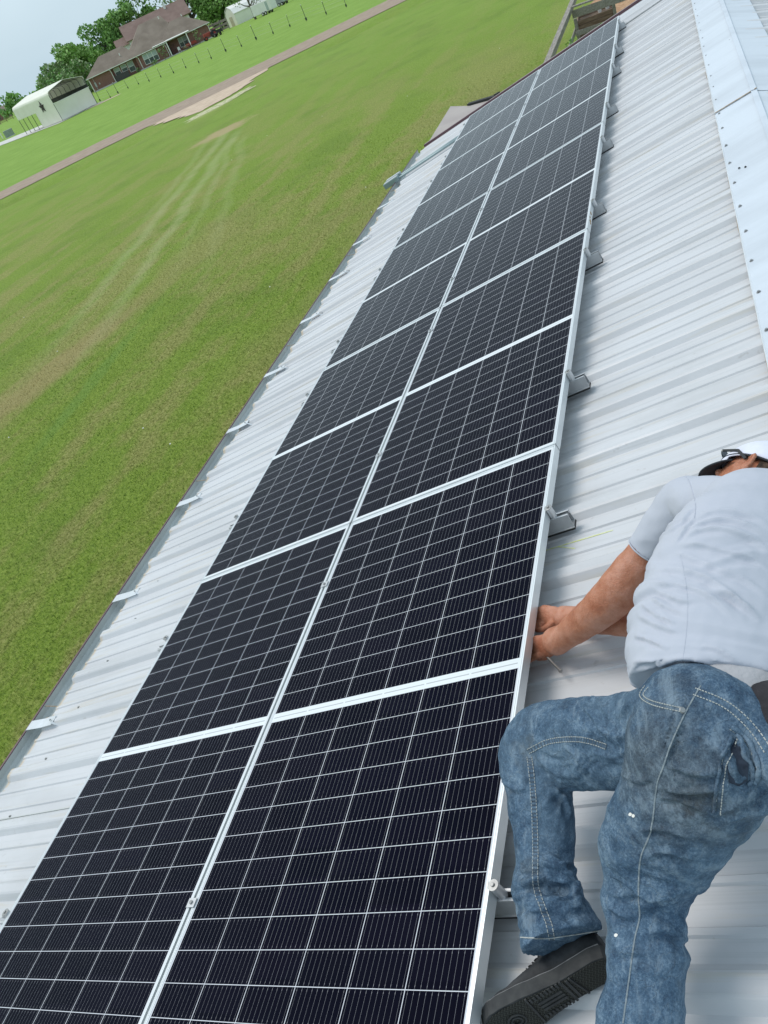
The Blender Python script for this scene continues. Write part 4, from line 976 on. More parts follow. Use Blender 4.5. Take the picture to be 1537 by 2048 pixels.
SF=[(2.5827, -1.144, 4.0538), (2.6134, -1.1345, 4.0617), (2.6497, -1.1461, 4.0711), (2.6998, -1.1876, 4.0841), (2.7282, -1.2289, 4.0914), None, (2.5666, -1.1692, 4.0496), (2.6121, -1.159, 4.0614), (2.6649, -1.1855, 4.0751), (2.725, -1.2599, 4.0906), None, (2.5506, -1.1942, 4.0455), (2.5925, -1.1793, 4.0563), (2.6457, -1.2051, 4.0701), (2.6937, -1.2568, 4.0825), (2.7205, -1.305, 4.0894), None, (2.5425, -1.2137, 4.0434), (2.5903, -1.2285, 4.0558), (2.6413, -1.272, 4.069), (2.6888, -1.3125, 4.0812), (2.7156, -1.3532, 4.0882), None, (2.5346, -1.2274, 4.0414), (2.5707, -1.2617, 4.0507), (2.6212, -1.3164, 4.0638), (2.6681, -1.3644, 4.0759), (2.7078, -1.4308, 4.0862), None, (2.5074, -1.2664, 4.0343), (2.548, -1.2877, 4.0448), (2.5962, -1.3324, 4.0573), (2.6337, -1.3859, 4.067), (2.6621, -1.4381, 4.0744), (2.6832, -1.4807, 4.0798), None, (2.4882, -1.3024, 4.0294), (2.5324, -1.3292, 4.0408), (2.5674, -1.3522, 4.0498), (2.6065, -1.3956, 4.06), (2.6444, -1.464, 4.0698), None, (2.4844, -1.3248, 4.0284), (2.5315, -1.3696, 4.0406), (2.559, -1.3914, 4.0477), None, (2.4806, -1.3468, 4.0274), (2.5133, -1.3882, 4.0358), (2.5544, -1.4259, 4.0465), None, (2.4658, -1.3672, 4.0236), (2.4951, -1.4068, 4.0312), (2.53, -1.437, 4.0402), None, (2.4548, -1.3937, 4.0207), (2.495, -1.4332, 4.0311), (2.5463, -1.4698, 4.0444), None, (2.4392, -1.5472, 4.0167), (2.4943, -1.5374, 4.031), (2.5411, -1.5346, 4.043), (2.5914, -1.5585, 4.0561), (2.6491, -1.5994, 4.071), None, (2.4457, -1.5181, 4.0184), (2.4772, -1.5242, 4.0265), (2.5111, -1.5439, 4.0353), None, (2.581, -1.5111, 4.0534), (2.6116, -1.5325, 4.0613), (2.6397, -1.5691, 4.0685), None, (2.4482, -1.4499, 4.019), (2.4771, -1.4677, 4.0265), (2.5151, -1.5013, 4.0363), None, (2.5792, -1.1363, 4.0529), (2.5591, -1.1629, 4.0477), (2.5352, -1.1991, 4.0415), None, (2.5768, -1.0983, 4.0523), (2.5522, -1.1357, 4.0459), (2.5204, -1.1573, 4.0377), None, (2.6014, -1.3645, 4.0587), (2.6483, -1.4102, 4.0708), (2.6895, -1.4783, 4.0814)]
def groups(L):
    o=[[]]
    for q in L:
        if q is None: o.append([])
        else: o[-1].append(q)
    return o
fold_disp(shirt,[(g,(.0050 if i<7 else .004)*(.8+.4*random.random()),(.0046 if i<7 else .0046)*(.8+.4*random.random())) for i,g in enumerate(groups(SF))],shirt_d)

WA=Vector((2.6122, -1.5666, 3.9891))
mb=MB()
loft(mb,[(2.6184, -1.5985, 3.9856, 0.1136),(2.5968, -1.6423, 3.9852, 0.1467),(2.5645, -1.7007, 3.9665, 0.1449),(2.5259, -1.7405, 3.9152, 0.1227),(2.5031, -1.7595, 3.8783, 0.1148),(2.4581, -1.7953, 3.8047, 0.107),(2.4336, -1.8233, 3.7415, 0.0944),(2.4244, -1.8515, 3.7185, 0.0865),(2.4259, -1.9097, 3.7034, 0.0742),(2.4162, -1.9802, 3.6802, 0.0734),(2.404, -2.044, 3.6513, 0.0757),(2.3881, -2.1358, 3.611, 0.0808)],.82,36,cap0=False,cap1=False)
loft(mb,[(2.5396, -1.5924, 3.929, 0.0926),(2.5629, -1.5476, 3.9557, 0.0882)],.9)
loft(mb,[(2.6, -1.6365, 4.0118, 0.0382),(2.6501, -1.6993, 4.0299, 0.0413),(2.6968, -1.7658, 4.0317, 0.0491)],.8)
loft(mb,[(2.5133, -1.5468, 3.9326, 0.0621),(2.4801, -1.5731, 3.9033, 0.0807)],.9)
loft(mb,[(2.506, -1.6105, 3.8894, 0.0989),(2.3966, -1.5651, 3.8198, 0.1021),(2.2898, -1.5231, 3.7508, 0.1044),(2.1998, -1.4944, 3.6966, 0.1024),(2.1705, -1.5101, 3.6786, 0.0982),(2.1707, -1.5481, 3.6684, 0.0899),(2.1774, -1.611, 3.6546, 0.0787),(2.1888, -1.6898, 3.6214, 0.0689),(2.1925, -1.7402, 3.6069, 0.0667),(2.1953, -1.7832, 3.5921, 0.0789),(2.2068, -1.8189, 3.5847, 0.0756),(2.2185, -1.8464, 3.5826, 0.082),(2.2353, -1.8871, 3.5766, 0.0898)],.80,34,cap1=False)
# gathered cloth above the hem and bunched pocket on the seat
loft(mb,[(2.1644, -1.748, 3.6357, 0.0221),(2.2269, -1.7694, 3.6571, 0.0214),(2.2678, -1.7912, 3.6418, 0.018)],.9)
loft(mb,[(2.1466, -1.8184, 3.6002, 0.024),(2.2074, -1.8432, 3.6366, 0.0252),(2.2677, -1.8232, 3.6315, 0.0209)],.9)
loft(mb,[(2.6084, -1.7654, 3.9985, 0.0341),(2.5966, -1.789, 3.9748, 0.029),(2.5804, -1.7928, 3.9293, 0.0209)],.7)
loft(mb,[(2.3709, -1.8666, 3.7408, 0.025),(2.4331, -1.8814, 3.7827, 0.024),(2.4842, -1.8619, 3.7701, 0.0203)],.7)
KN=Vector((2.4334, -1.8784, 3.757)); AN=Vector((2.2139, -1.8253, 3.6486)); CR=Vector((2.393, -1.5927, 3.8808)); KR=Vector((2.2431, -1.6106, 3.7387)); HP=Vector((2.5892, -1.7497, 3.9728))
LA=(Vector((2.404, -2.044, 3.6513))-Vector((2.5259, -1.7405, 3.9152))).normalized(); LB=LA.cross((KN-EYE).normalized()).normalized()
def jean_d(p,n_):
    a=p.dot(LA); b=p.dot(LB)
    def near(c,r): return max(0,1-(p-c).length/r)
    f=rid(Vector((a*24+noise.noise(p*8)*1.3,b*7,1.7)),2)-1.0
    g=rid(Vector(((a+b)*20+noise.noise(p*7)*1.5,(a-b)*6,5.1)),2)-1.0
    c=rid(Vector((p.x*14,p.y*14,p.z*14)),2)-1.0
    d=.0016*c+.013*f*near(KN,.17)+.017*f*near(AN,.15)+.013*g*near(CR,.16)+.010*g*near(KR,.12)+.011*g*near(HP,.14)
    d+=.0055*(rid(Vector((a*11+b*5,b*4+2,9)),1)-.7)+.0012*noise.noise(p*60)
    return max(-.014,min(.014,d))
jeans=fuse(mb,'jeans',M_denim,.0046,4,.5,None,None)
JF=[(2.333, -1.4864, 3.8859), (2.3707, -1.5502, 3.8957), (2.3745, -1.5894, 3.8967), None, (2.3069, -1.4962, 3.8792), (2.3461, -1.5648, 3.8893), (2.3732, -1.6079, 3.8963), None, (2.215, -1.6232, 3.8554), (2.2595, -1.6675, 3.8669), (2.2917, -1.6945, 3.8753), None, (2.2263, -1.644, 3.8584), (2.2652, -1.6818, 3.8684), (2.3057, -1.7138, 3.8789), None, (2.2503, -1.8583, 3.8646), (2.2833, -1.8719, 3.8731), (2.3177, -1.8705, 3.882), (2.3402, -1.8973, 3.8878), None, (2.2299, -1.8569, 3.8593), (2.2205, -1.8792, 3.8569), (2.2524, -1.8774, 3.8651), None, (2.2745, -1.9009, 3.8708), (2.3055, -1.9061, 3.8788), (2.3275, -1.9002, 3.8845), None, (2.2158, -1.9051, 3.8556), (2.247, -1.8994, 3.8637), (2.2738, -1.8935, 3.8706), None, (2.2072, -1.9304, 3.8534), (2.2382, -1.9245, 3.8614), (2.2698, -1.9294, 3.8696), None, (2.2926, -1.9303, 3.8755), (2.3222, -1.9281, 3.8831), (2.3434, -1.9186, 3.8886), None, (2.2313, -1.9631, 3.8596), (2.261, -1.9536, 3.8673), (2.2878, -1.9579, 3.8742), None, (2.2992, -1.9616, 3.8772), (2.3313, -1.9525, 3.8855), (2.3526, -1.9498, 3.891), None, (2.383, -1.924, 3.8989), (2.4077, -1.9352, 3.9053), (2.4414, -1.9333, 3.914), (2.4742, -1.9412, 3.9225), (2.5278, -1.9402, 3.9363), None, (2.3853, -1.8964, 3.8995), (2.414, -1.9152, 3.9069), (2.4447, -1.9301, 3.9148), None, (2.3911, -1.9512, 3.901), (2.4154, -1.9683, 3.9072), (2.4418, -1.969, 3.9141), None, (2.448, -1.9336, 3.9157), (2.4869, -1.9514, 3.9257), (2.5214, -1.9495, 3.9346), None, (2.3732, -1.867, 3.8963), (2.3927, -1.9038, 3.9014), (2.4212, -1.9324, 3.9088), None, (2.5045, -1.6955, 3.9303), (2.5424, -1.7174, 3.9401), (2.586, -1.7237, 3.9514), None, (2.4752, -1.7559, 3.9227), (2.5168, -1.7687, 3.9335), (2.5686, -1.8007, 3.9469), None, (2.4895, -1.742, 3.9264), (2.541, -1.7564, 3.9397), (2.5874, -1.7547, 3.9517), None, (2.4543, -1.8727, 3.9173), (2.488, -1.8612, 3.926), (2.5455, -1.8859, 3.9409), None, (2.53, -1.5504, 3.9369), (2.5134, -1.6156, 3.9326), (2.4865, -1.6928, 3.9256), None, (2.424, -1.5271, 3.9095), (2.4044, -1.5619, 3.9044), (2.3981, -1.6262, 3.9028), None, (2.447, -1.8216, 3.9154), (2.4817, -1.8175, 3.9244), (2.5376, -1.8441, 3.9389), None, (2.5927, -1.6685, 3.9531), (2.6066, -1.711, 3.9567), (2.6236, -1.7444, 3.9611), None, (2.6237, -1.6573, 3.9611), (2.6368, -1.7, 3.9645), (2.6367, -1.7386, 3.9645), None, (2.1444, -1.6786, 3.8372), (2.1798, -1.7017, 3.8463), (2.2114, -1.7058, 3.8545), None, (2.2682, -1.7132, 3.8692), (2.2998, -1.7428, 3.8773), (2.3112, -1.7851, 3.8803), None, (2.4042, -2.0334, 3.9044), (2.4394, -2.0275, 3.9135), (2.4736, -2.0421, 3.9223), None, (2.455, -2.0035, 3.9175), (2.4864, -1.9949, 3.9256), (2.5136, -2.0043, 3.9327), None, (2.4003, -1.6969, 3.9033), (2.4387, -1.719, 3.9133), (2.4681, -1.7149, 3.9209), None, (2.3376, -1.7051, 3.8871), (2.3181, -1.6582, 3.8821), (2.2808, -1.6152, 3.8724)]
AXF=-LA
fold_disp(jeans,[(g,(.0048)*(.7+.7*random.random()),.0072*(.7+.6*random.random())) for i,g in enumerate(groups(JF))],jean_d)
jb=bvh(jeans); sb=bvh(shirt)
# grey waistband and dark shorts showing under the shirt hem
mb=MB(); loft(mb,[(2.6309, -1.5176, 3.9836, 0.1159),(2.6237, -1.5734, 3.987, 0.1233),(2.6137, -1.6166, 3.9843, 0.1258)],.72,32,cap0=False,cap1=False)
under=fuse(mb,'undershirt_edge',simple('light_grey_band',(.36,.36,.38),(.42,.42,.44),30,.85,0,.3,80),.006,2)
mb=MB(); loft(mb,[(2.7064, -1.6157, 4.029, 0.0673),(2.7057, -1.6507, 4.0288, 0.0661)],.8,32,cap0=False)
adopt(fuse(mb,'shorts',simple('black_shorts',(.012,.011,.014),(.03,.028,.034),30,.85,0,.5,80),.006,2))

def drape(tree, pts, off=.001, step=.006):
    P=[Vector(p) for p in pts]; out=[]; D=[]
    for i in range(len(P)-1):
        p0=P[max(i-1,0)];p1=P[i];p2=P[i+1];p3=P[min(i+2,len(P)-1)]; k=max(1,int((p2-p1).length/step))
        for j in range(k+(1 if i==len(P)-2 else 0)):
            t=j/k; D.append(.5*((2*p1)+(p2-p0)*t+(2*p0-5*p1+4*p2-p3)*t*t+(3*p1-p0-3*p2+p3)*t**3))
    for q in D:
        d=(q-EYE).normalized(); h=tree.ray_cast(EYE,d)
        if h[0] is not None and (h[0]-q).length<.25: out.append((h[0]+h[1]*off, h[1]))
    return out
def thread(tree, pts, r=.0011, mb=None, dash=True, off=.0006):
    mb=mb or MB(); L=drape(tree,pts,off,.0022)
    i=0
    while i<len(L)-2:
        seg=L[i:i+(3 if dash else 8)]
        seg=[s for s in seg if (s[0]-seg[0][0]).length<.03]
        if len(seg)>1: mb.tube([s[0] for s in seg], r, 5)
        i+=(3 if dash else 7)
        if dash and random.random()<.0: i+=1
    return mb
def offset_path(pts, w):
    P=[Vector(p) for p in pts]; o=[]
    for i,p in enumerate(P):
        t=(P[min(i+1,len(P)-1)]-P[max(i-1,0)]).normalized(); o.append(p+t.cross((p-EYE).normalized()).normalized()*w)
    return o
SEAM={
 'A':[(2.1801, -1.5762, 3.7741), (2.1818, -1.6224, 3.7332), (2.1862, -1.6896, 3.7034), (2.191, -1.7592, 3.684), (2.1916, -1.8121, 3.6634), (2.2064, -1.8511, 3.6466), (2.2215, -1.8824, 3.6402), (2.2282, -1.9096, 3.6316)],
 'B':[(2.1721, -1.5536, 3.7617), (2.2196, -1.5449, 3.7843), (2.2726, -1.5607, 3.8187), (2.3235, -1.5865, 3.8525), (2.3717, -1.6177, 3.8753)],
 'C':[(2.5755, -1.6234, 4.0726), (2.5466, -1.677, 4.0651), (2.5219, -1.7325, 4.0588), (2.5047, -1.7628, 4.0336), (2.49, -1.7857, 4.0092), (2.4695, -1.8315, 3.9419), (2.4422, -1.8553, 3.8832), (2.4301, -1.8926, 3.8284), (2.4268, -1.9199, 3.7966), (2.4145, -1.9507, 3.7727), (2.4031, -2.0185, 3.7595), (2.3908, -2.0745, 3.7356)],
 'D':[(2.5666, -1.6269, 4.0703), (2.6107, -1.6676, 4.092), (2.6396, -1.7016, 4.0995), (2.6629, -1.7352, 4.0952), (2.6785, -1.7598, 4.0786)],
 'E':[(2.4627, -1.5405, 3.9711), (2.4547, -1.5711, 3.9794), (2.4816, -1.6139, 4.007), (2.5386, -1.6645, 4.0527)],
 'F':[(2.6227, -1.7538, 4.1055), (2.6134, -1.7768, 4.1031), (2.603, -1.7906, 4.09), (2.5934, -1.8024, 4.0566), (2.59, -1.8219, 4.0557), (2.5805, -1.8312, 4.0016)],
 'G':[(2.6225, -1.7345, 4.1054), (2.6354, -1.7485, 4.1087), (2.6463, -1.7613, 4.1013), (2.655, -1.7809, 4.0932), (2.6581, -1.7934, 4.0733), (2.648, -1.8041, 4.05)],
 'G2':[(2.6275, -1.7509, 4.1067), (2.6347, -1.7673, 4.1086), (2.6376, -1.785, 4.099), (2.6448, -1.7957, 4.0905), (2.6436, -1.8058, 4.0696), (2.6358, -1.8061, 4.0469)],
 'H':[(2.1464, -1.8892, 3.5795), (2.1977, -1.9088, 3.634), (2.2315, -1.9127, 3.6531), (2.2829, -1.8966, 3.6457), (2.3241, -1.8713, 3.6151)]}
for k,w in (('A',.0055),('B',.005)):
    L0_=drape(jb,offset_path(SEAM[k],-w),.0012,.004); L1_=drape(jb,offset_path(SEAM[k],w),.0012,.004); n=min(len(L0_),len(L1_))
    mb=MB()
    for i in range(n-1):
        if (L0_[i][0]-L0_[i+1][0]).length<.03 and (L1_[i][0]-L1_[i+1][0]).length<.03 and (L0_[i][0]-L1_[i][0]).length<.03:
            up=(L0_[i][1]*(.0012 if i%2 else .0003)); mb.add([L0_[i][0],L1_[i][0],L1_[i+1][0],L0_[i+1][0]],[(0,1,2,3)],0 if i%2 else 1)
    o=mb.build('seam_band',[M_denimd,M_denim]); adopt(o)
    for s in (-1,1): adopt(thread(jb,offset_path(SEAM[k],s*w),.00085,off=.0012).build('stitching',M_thread))
mb=thread(jb,SEAM['C'],.0016,dash=False,off=.0002); adopt(mb.build('side_seam',simple('pale_denim_edge',(.16,.20,.23),(.28,.32,.34),200,.9)))
for k,w in (('D',0),('D',-.012),('E',0),('E',.007),('F',0),('F',.008),('G',0),('G',-.005),('G2',0),('H',0)):
    adopt(thread(jb,offset_path(SEAM[k],w),.0010 if k!='H' else .0012,dash=(k!='H'),off=.001).build('stitching',M_thread))
PK=[(2.6255, -1.7581, 4.1062), (2.638, -1.7828, 4.1094), (2.6427, -1.804, 4.1003), (2.6373, -1.8232, 4.0886), (2.6236, -1.8238, 4.0747), (2.6085, -1.8099, 4.0605), (2.6102, -1.7972, 4.0919), (2.6181, -1.7757, 4.1043)]
L=[drape(jb,[Vector(q),Vector(q)+BR*.0005],.0016) for q in PK]; L=[l[0] for l in L if l]
if len(L)>4:  # dark patch laid on the closed denim, painting the shade inside the pocket
    mb=MB(); c=sum((l[0] for l in L),Vector())/len(L); mb.add([l[0] for l in L]+[c+L[0][1]*.001],[(i,(i+1)%len(L),len(L)) for i in range(len(L))]); adopt(mb.build('pocket_shade',simple('dark_pocket_shade',(.008,.014,.028),(.03,.045,.07),60,.95)))
for k,w,r in (('G',-.001,.0052),('G2',.001,.0042),('F',-.002,.0035)):
    L=drape(jb,offset_path(SEAM[k],w),.0015,.004)
    if len(L)>3:
        mb=MB(); mb.tube([l[0]+l[1]*.001*math.sin(i*.9) for i,l in enumerate(L)],[r*(.75+.35*abs(math.sin(i*.55))) for i in range(len(L))],7); adopt(mb.build('pocket_edge',M_denim,smooth=True))
mb=MB(); L=drape(jb,[Vector((2.5416, -1.6695, 4.0638)),Vector((2.5425, -1.6697, 4.0641))],.001)
if L: mb.tube([L[0][0],L[0][0]+L[0][1]*.003],[.0062,.0045],14)
adopt(mb.build('rivet',M_steel,bevel=0))
mb=MB()
for q in ((2.4323, -1.7981, 3.9323),(2.3802, -1.9416, 3.7639),(2.4379, -1.8016, 3.9337)):
    L=drape(jb,[Vector(q),Vector(q)+BR*.001],.0006)
    if L:
        T_=BR+BU*.3; N_=L[0][1]; A_=(T_-N_*T_.dot(N_)).normalized(); B2=N_.cross(A_); mb.prism([L[0][0]+A_*.005*math.cos(a)*(.6+.4*random.random())+B2*.003*math.sin(a) for a in np.linspace(0,6.0,9)],N_*.0005)
adopt(mb.build('paint_spot',M_white))
# jeans hem of the bent leg
hc=Vector((2.2353, -1.8871, 3.5766))
# sleeve cuff and shirt seams
def ringseam(c0,c1,r,q,rad,mat,nm):
    T=(c1-c0).normalized(); D=(c0-EYE).normalized(); A=D.cross(T).normalized(); B=T.cross(A); mb=MB()
    P=[c0+A*math.cos(a)*r+B*math.sin(a)*r*q for a in np.linspace(0,2*math.pi,41)]; mb.tube(P,rad,6,cap=False); return adopt(mb.build(nm,mat,smooth=True))
c1=(2.4434, -1.0047, 3.8422, 0.052); c0=(2.5053, -0.9812, 3.9099, 0.0597)
ringseam(Vector(c1[:3]),Vector(c0[:3]),c1[3]*.985,.95,.0022,M_shirt,'sleeve_cuff')
mb=thread(sb,[(2.5668, -0.9757, 4.0497), (2.5761, -1.0136, 4.0521), (2.5824, -1.0581, 4.0537), (2.5852, -1.0994, 4.0545), (2.5781, -1.0907, 4.0113)],.0010,dash=False,off=.0002); adopt(mb.build('shoulder_seam',M_shirt))
mb=thread(sb,[(2.5476, -1.247, 4.0447), (2.5542, -1.3113, 4.0464), (2.5579, -1.3852, 4.0474), (2.5533, -1.465, 4.0462), (2.5434, -1.538, 4.0437), (2.5332, -1.5739, 4.041)],.0005,dash=False,off=.0001); adopt(mb.build('side_seam',M_shirt))
adopt(shirt); adopt(jeans); adopt(under)
mb=MB(); L=drape(bvh(under) if False else jb,[Vector((2.6524, -1.6992, 4.1028)),Vector((2.6523, -1.7002, 4.1028))])

# ---- body: head, neck, torso, arms, hands and legs as one surface
HC=Vector((2.7156, -0.9333, 3.9539))
Hup=(BR*.60+BU*.74-BD*.28).normalized(); Fw=(BR*-.64+BU*.02+BD*-.76); Fw=(Fw-Hup*Fw.dot(Hup)).normalized(); Sd=Hup.cross(Fw).normalized()
mb=MB()
def ell(c,ax,rad,seg=24,rows=14):
    vs=[];fs=[]
    for i in range(rows+1):
        t=math.pi*i/rows
        for k in range(seg):
            a=2*math.pi*k/seg; vs.append(c+ax[0]*rad[0]*math.sin(t)*math.cos(a)+ax[1]*rad[1]*math.sin(t)*math.sin(a)+ax[2]*rad[2]*math.cos(t))
    for i in range(rows):
        for k in range(seg): fs.append((i*seg+k,i*seg+(k+1)%seg,(i+1)*seg+(k+1)%seg,(i+1)*seg+k))
    mb.add(vs,fs)
HX=(Fw,Sd,Hup)
ell(HC+Hup*.005,HX,(.094,.075,.105)); ell(HC+Fw*.025-Hup*.06,HX,(.062,.055,.055))          # skull, jaw
ell(HC+Fw*.098-Hup*.022,HX,(.020,.013,.026),12,8)                                              # nose
for s in (-1,1):
    ell(HC+Fw*.083+Sd*s*.031+Hup*.004,HX,(.014,.017,.011),12,8)                              # eyes under the brow
    e0=HC+Sd*s*.078-Fw*.008-Hup*.004; mb.tube([e0+Hup*.030+Fw*.008,e0+Hup*.026-Fw*.016+Sd*s*.016,e0-Hup*.002-Fw*.020+Sd*s*.020,e0-Hup*.022-Fw*.006+Sd*s*.010,e0-Hup*.032+Fw*.006],[.006,.0062,.006,.006,.0055],8); ell(e0+Sd*s*.004,HX,(.012,.006,.022),12,8)
mb.tube([HC+Fw*.083-Hup*.062-Sd*.022,HC+Fw*.091-Hup*.060,HC+Fw*.083-Hup*.062+Sd*.022],.006,8)   # lips
nk=Vector((2.7333, -1.1421, 4.0411))
loft(mb,[(*(HC-Hup*.055-Fw*.015),.056),(*((HC-Hup*.09-Fw*.02).lerp(nk,.5)),.058),(*nk,.065)],1.0)
loft(mb,[(2.6, -1.5893, 3.986, 0.1128),(2.6225, -1.4137, 4.0125, 0.1408),(2.673, -1.2673, 4.0358, 0.1419),(2.7107, -1.1764, 4.0456, 0.1079)],.6)
loft(mb,[(2.5771, -1.0158, 3.98, 0.046),(2.5167, -0.9749, 3.9128, 0.0457),(2.4412, -1.004, 3.8365, 0.0475),(2.3943, -1.0292, 3.7882, 0.0541),(2.3565, -1.0462, 3.7474, 0.0575),(2.3146, -1.0522, 3.7056, 0.0557),(2.2685, -1.0483, 3.6575, 0.0501),(2.2144, -1.0373, 3.6022, 0.0443),(2.1745, -1.0284, 3.5609, 0.0394),(2.132, -1.015, 3.522, 0.0432)],.88)
loft(mb,[(2.8003, -1.2185, 4.0274, 0.0396),(2.7354, -1.2001, 3.8661, 0.0428),(2.5736, -1.127, 3.7003, 0.0479),(2.4568, -1.0645, 3.6339, 0.0456),(2.3588, -1.0226, 3.5982, 0.0434),(2.2676, -0.9807, 3.5643, 0.0407),(2.1919, -0.9347, 3.5293, 0.0362),(2.1429, -0.9016, 3.5042, 0.0355)],.85)
def hand(w, k, f, th):   # wrist, knuckle centre, finger direction, thumb side
    w=Vector(w);k=Vector(k);f=Vector(f).normalized(); A=(k-w).normalized(); S_=A.cross(NUP).normalized()*th
    loft(mb,[(*w,.026,.8),(*w.lerp(k,.4),.036,.55),(*w.lerp(k,.85),.041,.46),(*k,.038,.42)],.6)
    for i,(o,l) in enumerate(((.030,.92),(.011,1.0),(-.009,.95),(-.028,.78))):
        b=k+S_*o-A*.004; p1=b+(A*.6+f*.4).normalized()*.040*l; p2=p1+f*.028*l; p3=p2+(f*.7-A*.6-NUP*.2).normalized()*.022*l
        mb.tube([b-A*.02,b,p1,p2,p3],[.0092,.0098,.0088,.0080,.0064],10)
        ell(p3,(A,S_,NUP),(.0065,.0065,.0065),10,6)
    b=w.lerp(k,.35)+S_*.026; p1=b+(S_*.6+A*.8).normalized()*.036; p2=p1+(A*.9+f*.3-S_*.1).normalized()*.030
    mb.tube([b-A*.01,b,p1,p2],[.013,.0125,.0105,.0078],10); ell(p2,(A,S_,NUP),(.008,.008,.008),10,6)
hand((2.1299, -1.009, 3.5153),(2.061, -0.9927, 3.4644),-VDIR*.8-NUP*.5,1)
hand((2.1415, -0.8974, 3.4997),(2.0603, -0.8624, 3.4642),-VDIR*.9-NUP*.3-UDIR*.2,-1)
loft(mb,[(2.5573, -1.6481, 3.9439, 0.0845),(2.5023, -1.7279, 3.8678, 0.0755),(2.4336, -1.8233, 3.7415, 0.0578),(2.4186, -1.9321, 3.6912, 0.0467),(2.3954, -2.0772, 3.6232, 0.0359)],.8)
loft(mb,[(2.506, -1.6105, 3.8894, 0.0692),(2.2898, -1.5231, 3.7508, 0.0703),(2.1801, -1.5158, 3.6811, 0.0655),(2.182, -1.6587, 3.63, 0.048),(2.2107, -1.8012, 3.5754, 0.0371)],.8)
def body_d(p,n_): return .0010*noise.noise(p*55)+.0012*noise.noise(p*22)
body=fuse(mb,'body',M_skin,.0042,3,.5,None,body_d); adopt(body)

# ---- hair, cap, sunglasses
mb=MB()
def shell(c,r,f,seg=40,rows=20,thick=.004):  # part of an ellipsoid where f(direction) is true
    vs=[];idx={}
    def vtx(i,k,o):
        key=(i,k%seg,o)
        if key not in idx:
            t=math.pi*i/rows; a=2*math.pi*(k%seg)/seg; d=(Fw*math.sin(t)*math.cos(a)*r[0]+Sd*math.sin(t)*math.sin(a)*r[1]+Hup*math.cos(t)*r[2]); idx[key]=len(vs); vs.append(c+d*(1+o*thick/.09))
        return idx[key]
    fs=[]
    for i in range(rows):
        for k in range(seg):
            t=math.pi*(i+.5)/rows;a=2*math.pi*(k+.5)/seg
            if f(math.sin(t)*math.cos(a),math.sin(t)*math.sin(a),math.cos(t)):
                fs.append(tuple(vtx(*q,1) for q in ((i,k),(i,k+1),(i+1,k+1),(i+1,k))))
    return vs,fs
vs,fs=shell(HC+Hup*.004,(.0965,.0775,.1075),lambda x,y,z:(z<.55 and z>-.62 and x<.05+.25*z and not (abs(y)>.9 and x>-.25 and z<.2)))
mb.add(vs,fs); h=mb.build('hair',M_hair,smooth=True); adopt(h)
mb=MB(); vs,fs=shell(HC+Hup*.012,(.104,.086,.112),lambda x,y,z:(z>.10+.10*(-x) and not (x<-.80 and z<.42)),48,30); mb.add(vs,fs)
cap_=mb.build('cap',M_capw,smooth=True); m=cap_.modifiers.new('s','SOLIDIFY'); m.thickness=.003; adopt(cap_)
cc=HC+Hup*.026
mb=MB(); P=[cc+Fw*.105*math.cos(a)+Sd*.087*math.sin(a)-Hup*(.008*(math.cos(a)*-1)+.0) for a in np.linspace(-2.55,2.55,50)]; mb.tube(P,.0032,6); o=mb.build('cap_edge',M_capd,smooth=True); adopt(o,None)
mb=MB(); vs=[]; nb=14; na=22     # curved bill
for i in range(nb+1):
    for k in range(na+1):
        a=R(-68)+R(136)*k/na; s=i/nb; rr=1+s*.80*math.cos(a)**.8
        p=HC+Hup*(.020-.028*s*math.cos(a)-.06*(math.sin(a)*.087*rr)**2*12)+Fw*(.100*math.cos(a)*(1+s*.48))+Sd*(.086*math.sin(a)*(1+s*.10)); vs.append(p)
mb.add(vs,[(i*(na+1)+k,i*(na+1)+k+1,(i+1)*(na+1)+k+1,(i+1)*(na+1)+k) for i in range(nb) for k in range(na)])
o=mb.build('cap_bill',M_capd,smooth=True); m=o.modifiers.new('s','SOLIDIFY'); m.thickness=.004; adopt(o)
# collar of the shirt: thin rim round the neck
sg=empty('sunglasses', HC); q=lambda mb,n_,m_: (setattr(mb,'v',[tuple(Vector(p)-HC) for p in mb.v]), mb.build(n_,m_,sg,smooth=False))[1]
for s in (-1,1):
    mb=MB(); mb.bar(HC+Fw*.094+Sd*s*.056+Hup*.060,HC+Fw*.030+Sd*s*.0895+Hup*.036,.0035,.006,up=Hup); mb.bar(HC+Fw*.030+Sd*s*.0895+Hup*.036,HC-Fw*.002+Sd*s*.0895+Hup*.012,.0035,.007,up=Fw); q(mb,'temple_arm',M_shoe)
    mb=MB(); mb.prism([HC+Fw*.100+Sd*s*(.032+.022*math.cos(a))+Hup*(.064+.010*math.sin(a)) for a in np.linspace(0,5.9,14)],Fw*.003); q(mb,'lens',M_glassw)
mb=MB(); mb.bar(HC+Fw*.111+Sd*-.010+Hup*.053,HC+Fw*.111+Sd*.010+Hup*.053,.004,.004); q(mb,'bridge',M_shoe)
tag(sg,'dark sunglasses resting on the white cap','sunglasses')

